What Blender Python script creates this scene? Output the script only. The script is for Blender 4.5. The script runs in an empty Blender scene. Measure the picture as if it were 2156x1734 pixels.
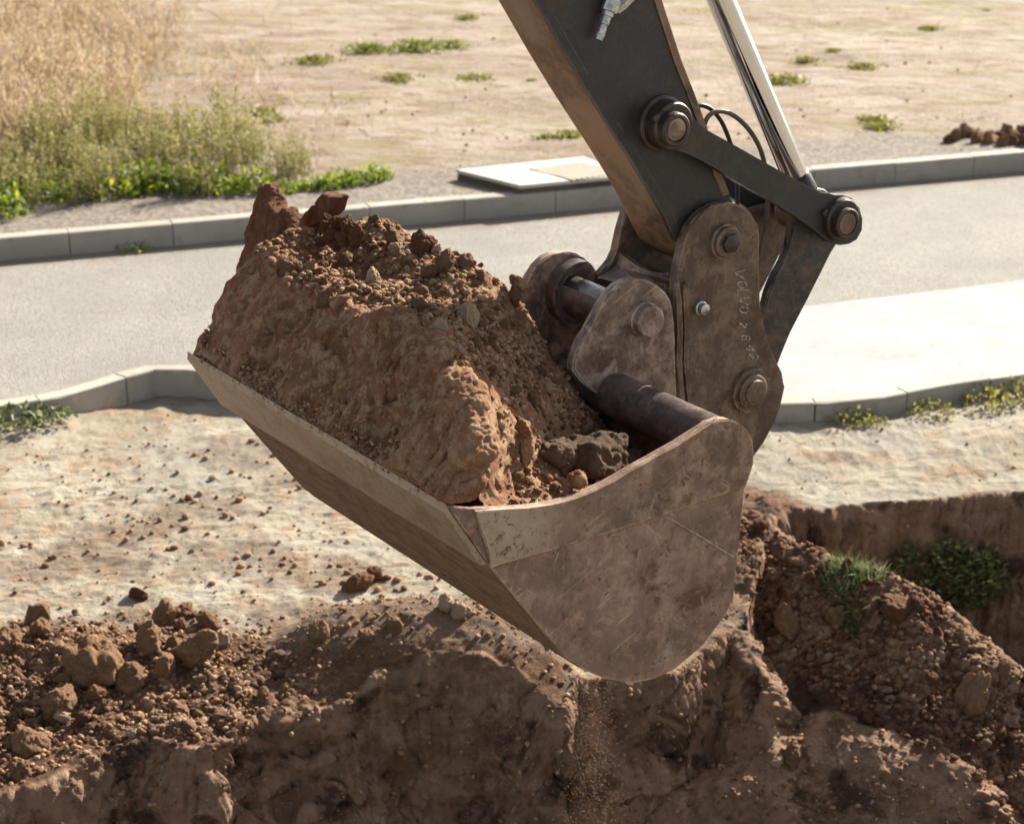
import bpy, bmesh, math, random
import numpy as np
from mathutils import Vector, Matrix, Quaternion
random.seed(7); rng = np.random.default_rng(11)
R = math.radians
sc = bpy.context.scene
COL = sc.collection

# ------------------------------------------------------------------ camera, sky, sun, exposure
W, Hh, F = 2156., 1734., 4200.          # photo measured on a 2156 x 1734 grid, focal length in those pixels
PITCH, CH = R(20), 4.2
cd = bpy.data.cameras.new('camera'); camo = bpy.data.objects.new('camera', cd); COL.objects.link(camo)
cd.sensor_fit = 'HORIZONTAL'; cd.sensor_width = 36; cd.lens = F/W*36
cd.clip_start = .1; cd.clip_end = 2000
camo.location = (0, 0, CH); camo.rotation_euler = (R(90)-PITCH, 0, 0)
cd.dof.use_dof = True; cd.dof.focus_distance = 6.4; cd.dof.aperture_fstop = 4.2
sc.camera = camo

SUN_EL, SUN_AZ = R(29.5), R(38)           # behind the scene, to the right
wd = bpy.data.worlds.new('World'); sc.world = wd; wd.use_nodes = True
wn = wd.node_tree.nodes; wl = wd.node_tree.links
sky = wn.new('ShaderNodeTexSky'); sky.sky_type = 'NISHITA'; sky.sun_disc = False
sky.sun_elevation = SUN_EL; sky.sun_rotation = SUN_AZ; sky.air_density = 1.0; sky.dust_density = 1.6; sky.ozone_density = 1.0
hs = wn.new('ShaderNodeHueSaturation'); hs.inputs['Saturation'].default_value = .42   # thin white haze over the whole sky
wl.new(sky.outputs[0], hs.inputs['Color']); wl.new(hs.outputs[0], wn['Background'].inputs[0]); wn['Background'].inputs[1].default_value = .062
sl = bpy.data.lights.new('sun', 'SUN'); so = bpy.data.objects.new('sun', sl); COL.objects.link(so)
sl.energy = 5.0; sl.angle = R(.5); sl.color = (1, .935, .81)
SUNV = Vector((math.sin(SUN_AZ)*math.cos(SUN_EL), math.cos(SUN_AZ)*math.cos(SUN_EL), math.sin(SUN_EL)))
so.rotation_euler = SUNV.to_track_quat('Z', 'Y').to_euler(); so.location = (10, 20, 20)
sc.view_settings.view_transform = 'Standard'; sc.view_settings.look = 'None'
sc.view_settings.exposure = 1.7; sc.view_settings.gamma = 1
sc.cycles.max_bounces = 6; sc.cycles.use_denoising = True

# ------------------------------------------------------------------ geometry of the place
cam = np.array([0, 0, CH]); fw = np.array([0, math.cos(PITCH), -math.sin(PITCH)])
upv = np.array([0, math.sin(PITCH), math.cos(PITCH)]); rt = np.array([1., 0, 0])
def ray(x, y): return fw+rt*((x-W/2)/F)-upv*((y-Hh/2)/F)
def at_z(x, y, z=0.):
    r = ray(x, y); return cam+r*((z-CH)/r[2])
N0 = cam+ray(940, 1065)*5.83            # near corner of the bucket's cutting edge
wv = ray(-1974, Hh/2-F*math.tan(PITCH)); wv = wv/np.linalg.norm(wv)   # across the bucket, level
wv[2] = 0; wv /= np.linalg.norm(wv)
dv = np.array([wv[1], -wv[0], 0])       # along the arm's plane, level
zv = np.array([0, 0, 1.])
BW = 1.709                              # bucket width
def at_t(x, y, t):
    r = ray(x, y); q = cam+r*(((N0-cam)@wv+t)/(r@wv))-N0; return np.array([q@dv, q[2]])
def at_a(x, y, a):
    r = ray(x, y); q = cam+r*(((N0-cam)@dv+a)/(r@dv))-N0; return np.array([q@wv, q[2]])
def loc(t, a, b): return N0+wv*t+dv*a+zv*b

# ------------------------------------------------------------------ noise
_perm = np.random.default_rng(3).permutation(256); _perm = np.concatenate([_perm, _perm, _perm])
_g = np.random.default_rng(4).normal(size=(256, 3)); _g /= np.linalg.norm(_g, axis=1)[:, None]
def noise3(x, y, z):
    x, y, z = np.broadcast_arrays(np.asarray(x, float), np.asarray(y, float), np.asarray(z, float))
    xi, yi, zi = np.floor(x).astype(int), np.floor(y).astype(int), np.floor(z).astype(int)
    xf, yf, zf = x-xi, y-yi, z-zi
    xi &= 255; yi &= 255; zi &= 255
    u, v, w_ = [f*f*f*(f*(f*6-15)+10) for f in (xf, yf, zf)]
    def gr(i, j, k):
        h = _perm[_perm[_perm[(xi+i) & 255]+((yi+j) & 255)]+((zi+k) & 255)] & 255
        g = _g[h]; return g[..., 0]*(xf-i)+g[..., 1]*(yf-j)+g[..., 2]*(zf-k)
    def L(a, b, t): return a+t*(b-a)
    return L(L(L(gr(0,0,0), gr(1,0,0), u), L(gr(0,1,0), gr(1,1,0), u), v),
             L(L(gr(0,0,1), gr(1,0,1), u), L(gr(0,1,1), gr(1,1,1), u), v), w_)
def fbm(x, y, z=0., o=4, g=.5):
    s = 0; a = 1; f = 1
    for _ in range(o): s = s+a*noise3(x*f+17.3*_, y*f-9.1*_, np.asarray(z)*f+3.7*_); a *= g; f *= 2.03
    return s
def billow(x, y, z=0., o=3, g=.5):
    s = 0; a = 1; f = 1
    for _ in range(o): s = s+a*np.abs(noise3(x*f+5.3*_, y*f-2.1*_, np.asarray(z)*f+8.7*_)); a *= g; f *= 2.1
    return s
def sstep(x, a, b):
    t = np.clip((x-a)/(b-a), 0, 1); return t*t*(3-2*t)

# ------------------------------------------------------------------ materials
class M:
    def __init__(s, name):
        s.m = bpy.data.materials.new(name); s.m.use_nodes = True
        s.t = s.m.node_tree; s.b = s.t.nodes['Principled BSDF']; s.out = s.t.nodes['Material Output']
        s._c = None
    def n(s, ty, **k):
        nd = s.t.nodes.new(ty)
        for a, v in k.items(): setattr(nd, a, v)
        return nd
    def l(s, a, b): s.t.links.new(a, b)
    def coord(s):
        if s._c is None: s._c = s.n('ShaderNodeNewGeometry').outputs['Position']
        return s._c
    def objc(s): s._c = s.n('ShaderNodeTexCoord').outputs['Object']; return s._c
    def mapd(s, scale=(1,1,1), rot=(0,0,0), src=None):
        mp = s.n('ShaderNodeMapping', vector_type='TEXTURE'); mp.inputs['Scale'].default_value = tuple(1/q for q in scale); mp.inputs['Rotation'].default_value = rot
        s.l(src or s.coord(), mp.inputs[0]); return mp.outputs[0]
    def noise(s, scale, detail=4, rough=.55, dist=0, src=None):
        nd = s.n('ShaderNodeTexNoise'); nd.inputs['Scale'].default_value = scale; nd.inputs['Detail'].default_value = detail
        nd.inputs['Roughness'].default_value = rough; nd.inputs['Distortion'].default_value = dist
        s.l(src or s.coord(), nd.inputs['Vector']); return nd.outputs['Fac']
    def voro(s, scale, feature='F1', src=None, rnd=1):
        nd = s.n('ShaderNodeTexVoronoi', feature=feature); nd.inputs['Scale'].default_value = scale; nd.inputs['Randomness'].default_value = rnd
        s.l(src or s.coord(), nd.inputs['Vector']); return nd.outputs['Distance']
    def rng(s, f, a, b, c=0, d=1):
        nd = s.n('ShaderNodeMapRange', clamp=True, interpolation_type='SMOOTHSTEP')
        for i, v in enumerate((a, b, c, d)): nd.inputs[1+i].default_value = v
        s.l(f, nd.inputs[0]); return nd.outputs[0]
    def mix(s, f, a, b):
        nd = s.n('ShaderNodeMix', data_type='RGBA')
        for sock, v in ((nd.inputs[0], f), (nd.inputs[6], a), (nd.inputs[7], b)):
            if hasattr(v, 'is_linked'): s.l(v, sock)
            elif isinstance(v, (int, float)): sock.default_value = v
            else: sock.default_value = (*v, 1)
        return nd.outputs[2]
    def math(s, op, a, b=None):
        nd = s.n('ShaderNodeMath', operation=op)
        for i, v in enumerate((a, b)):
            if v is None: continue
            if hasattr(v, 'is_linked'): s.l(v, nd.inputs[i])
            else: nd.inputs[i].default_value = v
        return nd.outputs[0]
    def attr(s, name): return s.n('ShaderNodeAttribute', attribute_name=name).outputs['Fac']
    def objrand(s): return s.n('ShaderNodeObjectInfo').outputs['Random']
    def bump(s, h, strength=.5, dist=.01, prev=None):
        nd = s.n('ShaderNodeBump'); nd.inputs['Strength'].default_value = strength; nd.inputs['Distance'].default_value = dist
        s.l(h, nd.inputs['Height'])
        if prev is not None: s.l(prev, nd.inputs['Normal'])
        return nd.outputs[0]
    def fin(s, col=None, rough=None, metal=0, nrm=None, spec=.4):
        for k, v in (('Base Color', col), ('Roughness', rough), ('Metallic', metal), ('Normal', nrm), ('Specular IOR Level', spec)):
            if v is None: continue
            if hasattr(v, 'is_linked'): s.l(v, s.b.inputs[k])
            elif isinstance(v, tuple): s.b.inputs[k].default_value = (*v, 1)
            else: s.b.inputs[k].default_value = v
        return s.m

PHI = math.atan2(dv[1], dv[0])
def steel(name, base, dust, rust, dustamt=.5, chips=.5, rough=.5, metal=.25, scr=1., mud=.0, spot=None, wearamt=.75):
    m = M(name)
    n1 = m.noise(3.2, 6, .62, .3); n2 = m.noise(11, 6, .68); n3 = m.noise(70, 4, .7); n4 = m.noise(1.6, 3, .5)
    c = m.mix(m.rng(n1, .38, .62), base, tuple(x*.72 for x in base))
    c = m.mix(m.math('MULTIPLY', m.rng(n2, .5-.12*dustamt, .72), min(1, .4+dustamt*.5)), c, dust)
    c = m.mix(m.rng(m.noise(5.7, 5, .7, .4), .55, .66, 0, .8), c, rust)
    c = m.mix(m.rng(n3, .62, .7, 0, .5), c, tuple(x*.5 for x in rust))
    # long thin scratches in several directions across the plates
    for th, ln, k, f0 in ((25, 1.0, .55, 3.1), (-38, 1.6, .5, 4.7), (68, 2.2, .45, 6.3), (-75, 1.3, .4, 2.3)):
        s1 = m.noise(7, 2, .5, .45, m.mapd((ln*.55, 24, 24), (0, -R(th), PHI)))
        gate = m.rng(m.noise(f0, 4, .65, .5), .50, .60)
        c = m.mix(m.math('MULTIPLY', m.math('MULTIPLY', m.rng(s1, .655, .72), gate), min(1, .75*k*scr)), c, tuple(min(.6, x*1.7+.03) for x in dust))
    ch = m.math('MULTIPLY', m.rng(m.noise(33, 6, .75, .9), .655, .69), m.rng(m.noise(3.7, 4, .6), .54, .62))
    c = m.mix(m.math('MULTIPLY', ch, chips*.8), c, (.46, .40, .34))
    c = m.mix(m.rng(m.noise(13, 7, .75, .7), .52, .66, 0, .6), c, dust)
    c = m.mix(m.rng(m.noise(26, 6, .72, 1.2), .575, .66, 0, .8), c, tuple(x*.8 for x in rust))
    c = m.mix(m.math('MULTIPLY', m.math('MULTIPLY', m.rng(m.noise(95, 3, .6), .69, .73), m.rng(m.noise(5.3, 4, .6), .40, .58)), .7*chips), c, (.44, .37, .31))
    if mud: c = m.mix(m.rng(m.noise(2.3, 6, .65, .5), .62-.3*mud, .70-.25*mud), c, (.20, .125, .075))
    # paint and rust rubbed off along the edges
    bv = m.n('ShaderNodeBevel', samples=4); bv.inputs['Radius'].default_value = .011; dp = m.n('ShaderNodeVectorMath', operation='DOT_PRODUCT')
    m.l(bv.outputs[0], dp.inputs[0]); m.l(m.n('ShaderNodeNewGeometry').outputs['Normal'], dp.inputs[1])
    ed = m.math('SUBTRACT', 1., dp.outputs['Value'])
    wear = m.math('MULTIPLY', m.math('MULTIPLY', m.rng(ed, .015, .12), m.rng(m.noise(13, 6, .72), .42, .58)), wearamt)
    c = m.mix(wear, c, tuple(min(.6, x*1.5+.04) for x in dust))
    if spot is not None:
        sp_, r_in, r_out, scol = spot
        vd = m.n('ShaderNodeVectorMath', operation='DISTANCE'); m.l(m.coord(), vd.inputs[0]); vd.inputs[1].default_value = tuple(sp_)
        w_ = m.math('ADD', vd.outputs['Value'], m.math('MULTIPLY', m.math('SUBTRACT', m.noise(11, 6, .75), .5), .30))
        c = m.mix(m.math('MULTIPLY', m.rng(w_, r_out, r_in), .62), c, scol)
        c = m.mix(m.math('MULTIPLY', m.rng(w_, r_out, r_in), m.rng(m.noise(30, 6, .78, .7), .53, .62, 0, .9)), c, rust)
    rr = m.math('ADD', m.math('MULTIPLY', n2, .35), rough-.16)
    h = m.math('ADD', m.math('MULTIPLY', n2, .5), m.math('MULTIPLY', n3, .5))
    nb = m.bump(h, .5, .007); nb = m.bump(ch, .4, -.003, nb)
    return m.fin(c, rr, metal, nb)

MAT = {}
MAT['bucket'] = steel('worn_bucket_steel', (.225, .142, .108), (.43, .29, .21), (.115, .05, .025), .7, .7, .45, .15, 1.3, spot=(loc(0, *at_t(1402, 1386, 0)), .0, .055, (.50, .42, .35)))
MAT['bucket_rim'] = steel('polished_bucket_rim', (.19, .125, .09), (.40, .275, .195), (.12, .055, .03), .8, .6, .40, .25, 1.2, spot=(loc(0, *at_t(1050, 1125, 0)), .06, .30, (.46, .37, .285)))
MAT['rustweld'] = steel('rusty_weld_seam', (.23, .105, .045), (.33, .18, .09), (.10, .045, .02), .6, .1, .7, .0, .3)
MAT['lug'] = steel('scuffed_lug_steel', (.15, .102, .08), (.44, .32, .25), (.075, .036, .024), 1.0, .9, .45, .15, 1.)
MAT['coupler'] = steel('brown_coupler_steel', (.105, .073, .052), (.24, .168, .115), (.085, .042, .024), .8, .4, .48, .15, .7)
MAT['tube'] = steel('dark_bare_tube', (.082, .060, .055), (.22, .165, .14), (.075, .042, .03), .7, .9, .38, .2, 1.2)
MAT['paint'] = steel('dark_grey_paint', (.026, .025, .0265), (.045, .038, .034), (.06, .034, .02), .3, .12, .40, .0, .5)
MAT['wornpaint'] = steel('worn_grey_link', (.045, .042, .042), (.15, .108, .078), (.075, .042, .026), .6, .4, .42, .1, .7)
MAT['mudpaint'] = steel('mud_smeared_paint', (.12, .070, .038), (.25, .145, .075), (.06, .034, .02), .9, .1, .5, .0, .8, mud=.35)
MAT['boss'] = steel('greasy_boss_metal', (.05, .037, .03), (.085, .06, .045), (.075, .042, .022), .5, .2, .38, .3, .4)
MAT['inside'] = steel('dirty_bucket_inside', (.10, .062, .045), (.17, .11, .078), (.07, .035, .022), .8, .3, .6, .1, .6, mud=.3)
MAT['pin'] = steel('polished_pin_steel', (.26, .235, .21), (.42, .38, .33), (.10, .06, .04), .5, .2, .30, .7, .4)
def blade_mat():
    m = M('scoured_blade_steel')
    # streaks along the cutting edge
    ang = math.atan2(wv[1], wv[0])
    v = m.mapd((1.2, 40, 40), (0, 0, ang))
    st = m.noise(2.2, 6, .65, .2, v); n1 = m.noise(4, 5, .6)
    c = m.mix(m.rng(st, .3, .72), (.28, .21, .15), (.37, .285, .205))
    c = m.mix(m.rng(m.noise(6, 7, .75, .6), .50, .62, 0, .75), c, (.22, .14, .085)); c = m.mix(m.rng(m.noise(21, 6, .78, .6), .52, .62, 0, .7), c, (.17, .10, .06)); c = m.mix(m.rng(m.noise(45, 5, .75, .5), .56, .64, 0, .5), c, (.42, .34, .26))
    c = m.mix(m.rng(n1, .52, .7, 0, .6), c, (.21, .13, .08))
    c = m.mix(m.math('MULTIPLY', m.rng(m.noise(60, 4, .7), .64, .69), .8), c, (.09, .045, .03))
    return m.fin(c, m.math('ADD', m.math('MULTIPLY', st, .3), .28), .2, m.bump(st, .25, .003))
MAT['blade'] = blade_mat()
def under_mat():
    m = M('mud_streaked_underside')
    ang = math.atan2(wv[1], wv[0])
    st = m.noise(2.6, 7, .75, 1.1, m.mapd((2.6, 8, 8), (0, 0, ang))); n = m.noise(22, 6, .75, .8)
    c = m.mix(m.rng(st, .34, .62), (.12, .066, .035), (.24, .15, .088))
    c = m.mix(m.rng(n, .53, .66, 0, .9), c, (.17, .08, .035))
    c = m.mix(m.rng(m.noise(8, 6, .75, .8), .52, .62, 0, .8), c, (.11, .06, .033))
    return m.fin(c, .7, .05, m.bump(m.math('ADD', n, st), .8, .012))
MAT['under'] = under_mat()
def simple(name, col, rough=.6, metal=0., var=.3, sc_=20, bump=.2):
    m = M(name); n = m.noise(sc_, 5, .65)
    c = m.mix(m.rng(n, .3, .7), tuple(x*(1-var) for x in col), tuple(x*(1+var) for x in col))
    return m.fin(c, rough, metal, m.bump(n, bump, .004))
MAT['chrome'] = simple('chromed_rod', (.62, .63, .65), .07, 1., .03, 3, .0)
MAT['rubber'] = simple('black_hose_rubber', (.022, .02, .02), .4, 0, .3)
MAT['dustyhose'] = simple('dusty_hose', (.10, .072, .055), .6, 0, .4)
MAT['fitting'] = simple('zinc_fitting', (.42, .42, .40), .3, .8, .35, 60)
MAT['weld'] = simple('pale_weld_bead', (.40, .33, .25), .5, .1, .5, 150)

def soil(name, dark, mid, pale, sc_=1., objcoord=False, pebbles=True, b=1., paleband=(.46, .62), pit=.6, shade=False):
    m = M(name)
    if objcoord: m.objc()
    n1 = m.noise(2.4*sc_, 6, .62, .3); n2 = m.noise(14*sc_, 7, .7); n3 = m.noise(90*sc_, 5, .75)
    c = m.mix(m.rng(n1, .36, .62), dark, mid)
    c = m.mix(m.math('MULTIPLY', m.rng(n2, *paleband), .75), c, pale)
    c = m.mix(m.rng(m.noise(38*sc_, 6, .75, .4), .56, .68, 0, .75*pit), c, tuple(x*.45 for x in dark))
    c = m.mix(m.rng(m.noise(27*sc_, 5, .7, .6), .56, .68, 0, .5*pit), c, pale)
    if objcoord:
        c = m.mix(m.math('MULTIPLY', m.objrand(), .3), c, pale)
    if shade:
        sh = m.attr('shade'); c = m.mix(m.rng(sh, .45, 1., 0, .7), c, pale); c = m.mix(m.rng(sh, .45, 0., 0, .75), c, dark)
    c = m.mix(m.rng(n3, .56, .68, 0, .6), c, tuple(x*.5 for x in dark))
    if pebbles:
        p = m.noise(120*sc_, 3, .6); c = m.mix(m.rng(p, .70, .74, 0, .7), c, tuple(min(.6, x*1.5) for x in pale))
    h = m.math('ADD', m.math('MULTIPLY', n2, .6), m.math('MULTIPLY', n3, .5))
    return m.fin(c, .95, 0, m.bump(h, .9*b, .02), .15)
DARK, MID, PALE = (.125, .058, .029), (.225, .117, .062), (.36, .23, .135)
RED, REDM, REDP = (.085, .035, .019), (.13, .056, .031), (.19, .094, .053)
MAT['clod'] = soil('dusty_clod', DARK, MID, PALE, 1.3, True)
MAT['redclod'] = soil('red_clod', RED, REDM, REDP, 1.6, True, False, .9, (.46, .62), .3)
MAT['darkclod'] = soil('dark_brown_clod', (.06, .035, .022), (.095, .057, .035), (.14, .09, .058), 1.3, True, False)  # darker brown soil for the clods inside the bucket
MAT['stone'] = soil('pale_stone', (.20, .135, .088), (.28, .195, .13), (.36, .27, .19), 1.5, True, False, .5)
MAT['load'] = soil('bucket_soil', (.21, .094, .046), (.32, .163, .09), (.46, .32, .205), 1.6, False, True, 1.4, (.46, .62), 1.2)
MAT['cutsoil'] = soil('cut_earth_slab', (.20, .092, .045), (.32, .165, .09), (.45, .30, .19), 2., True, True, 1.2, (.46, .62), 1.1)
MAT['crumb'] = soil('crumbled_soil', (.14, .068, .035), (.24, .133, .074), (.38, .25, .155), 1., False, False, .8, (.46, .62), .6, True)
MAT['redcrumb'] = soil('crumbled_red_soil', RED, REDM, (.24, .135, .08), 1., False, False, .8, (.46, .62), .6, True)

def mesh_obj(name, V, Fs, mat=None, parent=None, smooth=True, origin=None):
    V = np.asarray(V, float); o0 = np.zeros(3) if origin is None else np.asarray(origin, float)
    me = bpy.data.meshes.new(name)
    Fs = [np.asarray(f) for f in (Fs if isinstance(Fs, list) and len(Fs) and np.ndim(Fs[0]) == 2 else [Fs])]
    me.vertices.add(len(V)); me.vertices.foreach_set('co', (V-o0).astype(np.float32).ravel())
    loops = np.concatenate([f.ravel() for f in Fs]); tot = np.concatenate([np.full(len(f), f.shape[1]) for f in Fs])
    me.loops.add(len(loops)); me.loops.foreach_set('vertex_index', loops.astype(np.int32))
    me.polygons.add(len(tot)); st = np.concatenate([[0], np.cumsum(tot)[:-1]])
    me.polygons.foreach_set('loop_start', st.astype(np.int32))
    try: me.polygons.foreach_set('loop_total', tot.astype(np.int32))
    except Exception: pass
    me.polygons.foreach_set('use_smooth', np.full(len(tot), smooth))
    me.update(); me.validate()
    return link(name, me, mat, parent, o0)
def link(name, me, mat=None, parent=None, origin=(0, 0, 0)):
    o = bpy.data.objects.new(name, me); COL.objects.link(o)
    if mat is not None: me.materials.append(mat)
    if parent is not None: o.parent = parent
    o.location = tuple(origin); return o
def tag(o, label=None, cat=None, group=None, kind=None):
    if label: o['label'] = label
    if cat: o['category'] = cat
    if group: o['group'] = group
    if kind: o['kind'] = kind
    return o
def empty(name, p, label, cat, group=None):
    o = bpy.data.objects.new(name, None); COL.objects.link(o); o.location = tuple(p); o.empty_display_size = .1
    return tag(o, label, cat, group)

# ================================================================== SETTING
ROADZ, FIELDZ = .17, .34
def pz(p, z): return at_z(p[0], p[1], z)
# ---- dirt lot with the trench: a height function
XW = np.array([-6, -3, -2.07, -1.76, -1.5, -1.26, -1.07, -.81, -.62, -.4, -.15, 0, .12, .22, .30, .40, .55, .8, 1.0, 1.10, 1.2, 1.32, 1.5, 2.2, 3, 6])
YW = np.array([6.2, 6.6, 7.06, 7.38, 7.48, 7.44, 7.66, 7.82, 7.95, 8.02, 8.03, 7.95, 7.86, 7.80, 8.02, 8.08, 8.10, 8.30, 8.55, 8.62, 9.1, 9.75, 10.0, 10.16, 10.28, 10.6])
def seg_ridge(x, y, pts, slope, rnd=.06):
    h = np.full(np.shape(x), -9.)
    for (x0, y0, z0), (x1, y1, z1) in zip(pts[:-1], pts[1:]):
        L2 = (x1-x0)**2+(y1-y0)**2
        t = np.clip(((x-x0)*(x1-x0)+(y-y0)*(y1-y0))/L2, 0, 1)
        dd = np.hypot(x-(x0+t*(x1-x0)), y-(y0+t*(y1-y0)))
        h = np.maximum(h, z0+t*(z1-z0)-slope*(np.sqrt(dd*dd+rnd*rnd)-rnd))
    return h
def smax(a, b, k=.04):
    d_ = np.clip(.5+.5*(a-b)/k, 0, 1); return b+(a-b)*d_+k*d_*(1-d_)
def Hgt(x, y, fine=True):
    x = np.asarray(x, float); y = np.asarray(y, float)
    lump = fbm(x*1.3, y*1.3, 2.2, 3)
    lot = .035*fbm(x*.8, y*.8, .5, 3)*sstep(y, 11.5, 9.5)
    lot = lot+.13*sstep(x, -2.35, -3.1)*sstep(y, 10.4, 11.5)+.06*sstep(x, .6, 1.6)*sstep(y, 10.3, 11.2)
    lot = smax(lot, seg_ridge(x, y, [(-3.2, 8.0, .10), (-2.2, 8.15, .13), (-1.6, 8.1, .10), (-1.25, 7.95, .03)], .35)+.07*lump)
    lot = smax(lot, seg_ridge(x, y, [(-.72, 8.28, .21), (-.45, 8.3, .24), (-.15, 8.27, .22), (.0, 8.15, .15)], .75, .2)+.04*lump, .06)
    lot = smax(lot, seg_ridge(x, y, [(.4, 8.75, .10), (.9, 8.9, .12), (1.25, 9.2, .12)], .5)+.05*lump, .05)
    xw = x+.06*fbm(x*2.1, y*2.1, 5.5, 3); yo = .10*fbm(x*3.1+7, y*1.2, 8.5, 4)
    yw = np.interp(xw, XW, YW)+yo
    s = yw-y
    depth = 1.5-.1*sstep(x, 1.2, 1.6)
    wallslope = 2.6+1.2*fbm(x*1.7, 3.3, 1.1, 2)+1.5*sstep(x, 1.25, 1.6)
    # rounded lip
    drop = np.minimum(depth, wallslope*np.maximum(0, np.sqrt(np.maximum(s, 0)**2+.03**2)-.03))
    shelf = .22*fbm(x*2.3, y*2.3, 3.1, 3)*sstep(s, .05, .4)
    z = lot-drop+shelf
    # hollows scooped in the wall
    z = z-.10*np.exp(-(((x+.25)/.16)**2+((y-7.72)/.10)**2))-.12*np.exp(-(((x-.95)/.12)**2+((y-8.15)/.14)**2))
    # loose spoil ridge on the right
    r1 = seg_ridge(x, y, [(1.05, 9.9, .0), (1.32, 9.55, .06), (1.55, 9.1, .10), (1.92, 8.82, .06), (2.14, 8.66, -.10), (2.46, 8.5, -.30), (3.2, 8.3, -.62)], .80, .05)
    z = smax(z, r1+.06*lump, .05)
    # block of undug earth in front of it
    r2 = seg_ridge(x, y, [(.45, 7.60, -.84), (.66, 7.80, -.66), (.80, 7.95, -.52), (1.21, 8.14, -.36), (1.48, 8.26, -.27), (1.69, 8.20, -.29), (2.0, 8.02, -.42), (2.16, 7.84, -.60), (2.5, 7.6, -.85)], 1.0, .09)
    z = smax(z, r2+.09*lump+.07*fbm(x*4.2, y*4.2, 6., 4), .05)
    r3 = seg_ridge(x, y, [(1.08, 8.55, .0), (1.17, 8.35, -.12), (1.2, 8.15, -.35)], 1.6, .03)
    z = smax(z, r3+.05*lump, .03)
    if fine:
        loose = np.maximum(sstep(seg_ridge(x, y, [(1.2, 9.7, 0), (1.6, 8.95, 0), (2.2, 8.5, 0), (3, 8.2, 0)], 1), -.5, -.25),
                           sstep(seg_ridge(x, y, [(-3, 7.8, 0), (-1.3, 7.85, 0)], 1), -.62, -.2)*sstep(s, .05, -.02))
        z = z+.018*fbm(x*9, y*9, 1.2, 4)*(1+1.6*loose)+.045*loose*billow(x*11, y*11, .3, 4, .6)
        # tyre and track marks on the dry flat
        flat = sstep(y, 8.6, 9.1)*(1-loose)*sstep(s, .0, -.2)
        u_ = x*.93+y*.36; v_ = -x*.36+y*.93
        z = z+.010*flat*(noise3(u_*1.6, v_*8, 4.)+.7*noise3(u_*3.5, v_*17, 7.)+.5*fbm(u_*9, v_*22, 2., 3))
    return z
ya = np.concatenate([np.arange(4.0, 6.9, .06), np.arange(6.9, 7.2, .012), np.arange(7.2, 7.35, .008), np.arange(7.35, 8.65, .0042), np.arange(8.65, 8.95, .0058), np.arange(8.95, 10.4, .011), np.arange(10.4, 12.75, .03)])
xa = np.concatenate([np.arange(-6, -2.7, .06), np.arange(-2.7, 3.1, .0088), np.arange(3.1, 6.05, .06)])
X, Y = np.meshgrid(xa, ya); Z = Hgt(X, Y)
# push along the surface normal for overhanging crumbs on the steep faces
gy, gx = np.gradient(Z, ya, xa); nl = np.sqrt(gx**2+gy**2+1)
steep = sstep(np.hypot(gx, gy), .8, 1.8)
tooth = np.abs(noise3(X*7.5+.6*fbm(X*2, Y*2, Z*2, 2), 2., Z*.9))
dsp = steep*(.032*fbm(X*4, Y*4, Z*4, 5, .5)+.055*np.minimum(tooth, .25)+.014*fbm(X*34, Y*34, Z*34, 3, .6)-.02*sstep(np.abs(noise3(X*2.3+4, Y*2.3, Z*5.)), .035, .0)+.016*billow(X*13, Y*13, Z*13, 4, .6)+.02*sstep(fbm(X*2.2, Y*2.2, Z*6., 4), .0, .08)-.075*sstep(fbm(X*3.0, Y*3.5, Z*3.5+9, 3), .18, .45))
VT = np.stack([X-gx/nl*dsp, Y-gy/nl*dsp, Z+dsp/nl], -1).reshape(-1, 3)
ny, nx = X.shape; idx = np.arange(nx*ny).reshape(ny, nx)
FT = np.stack([idx[:-1, :-1], idx[:-1, 1:], idx[1:, 1:], idx[1:, :-1]], -1).reshape(-1, 4)
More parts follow.
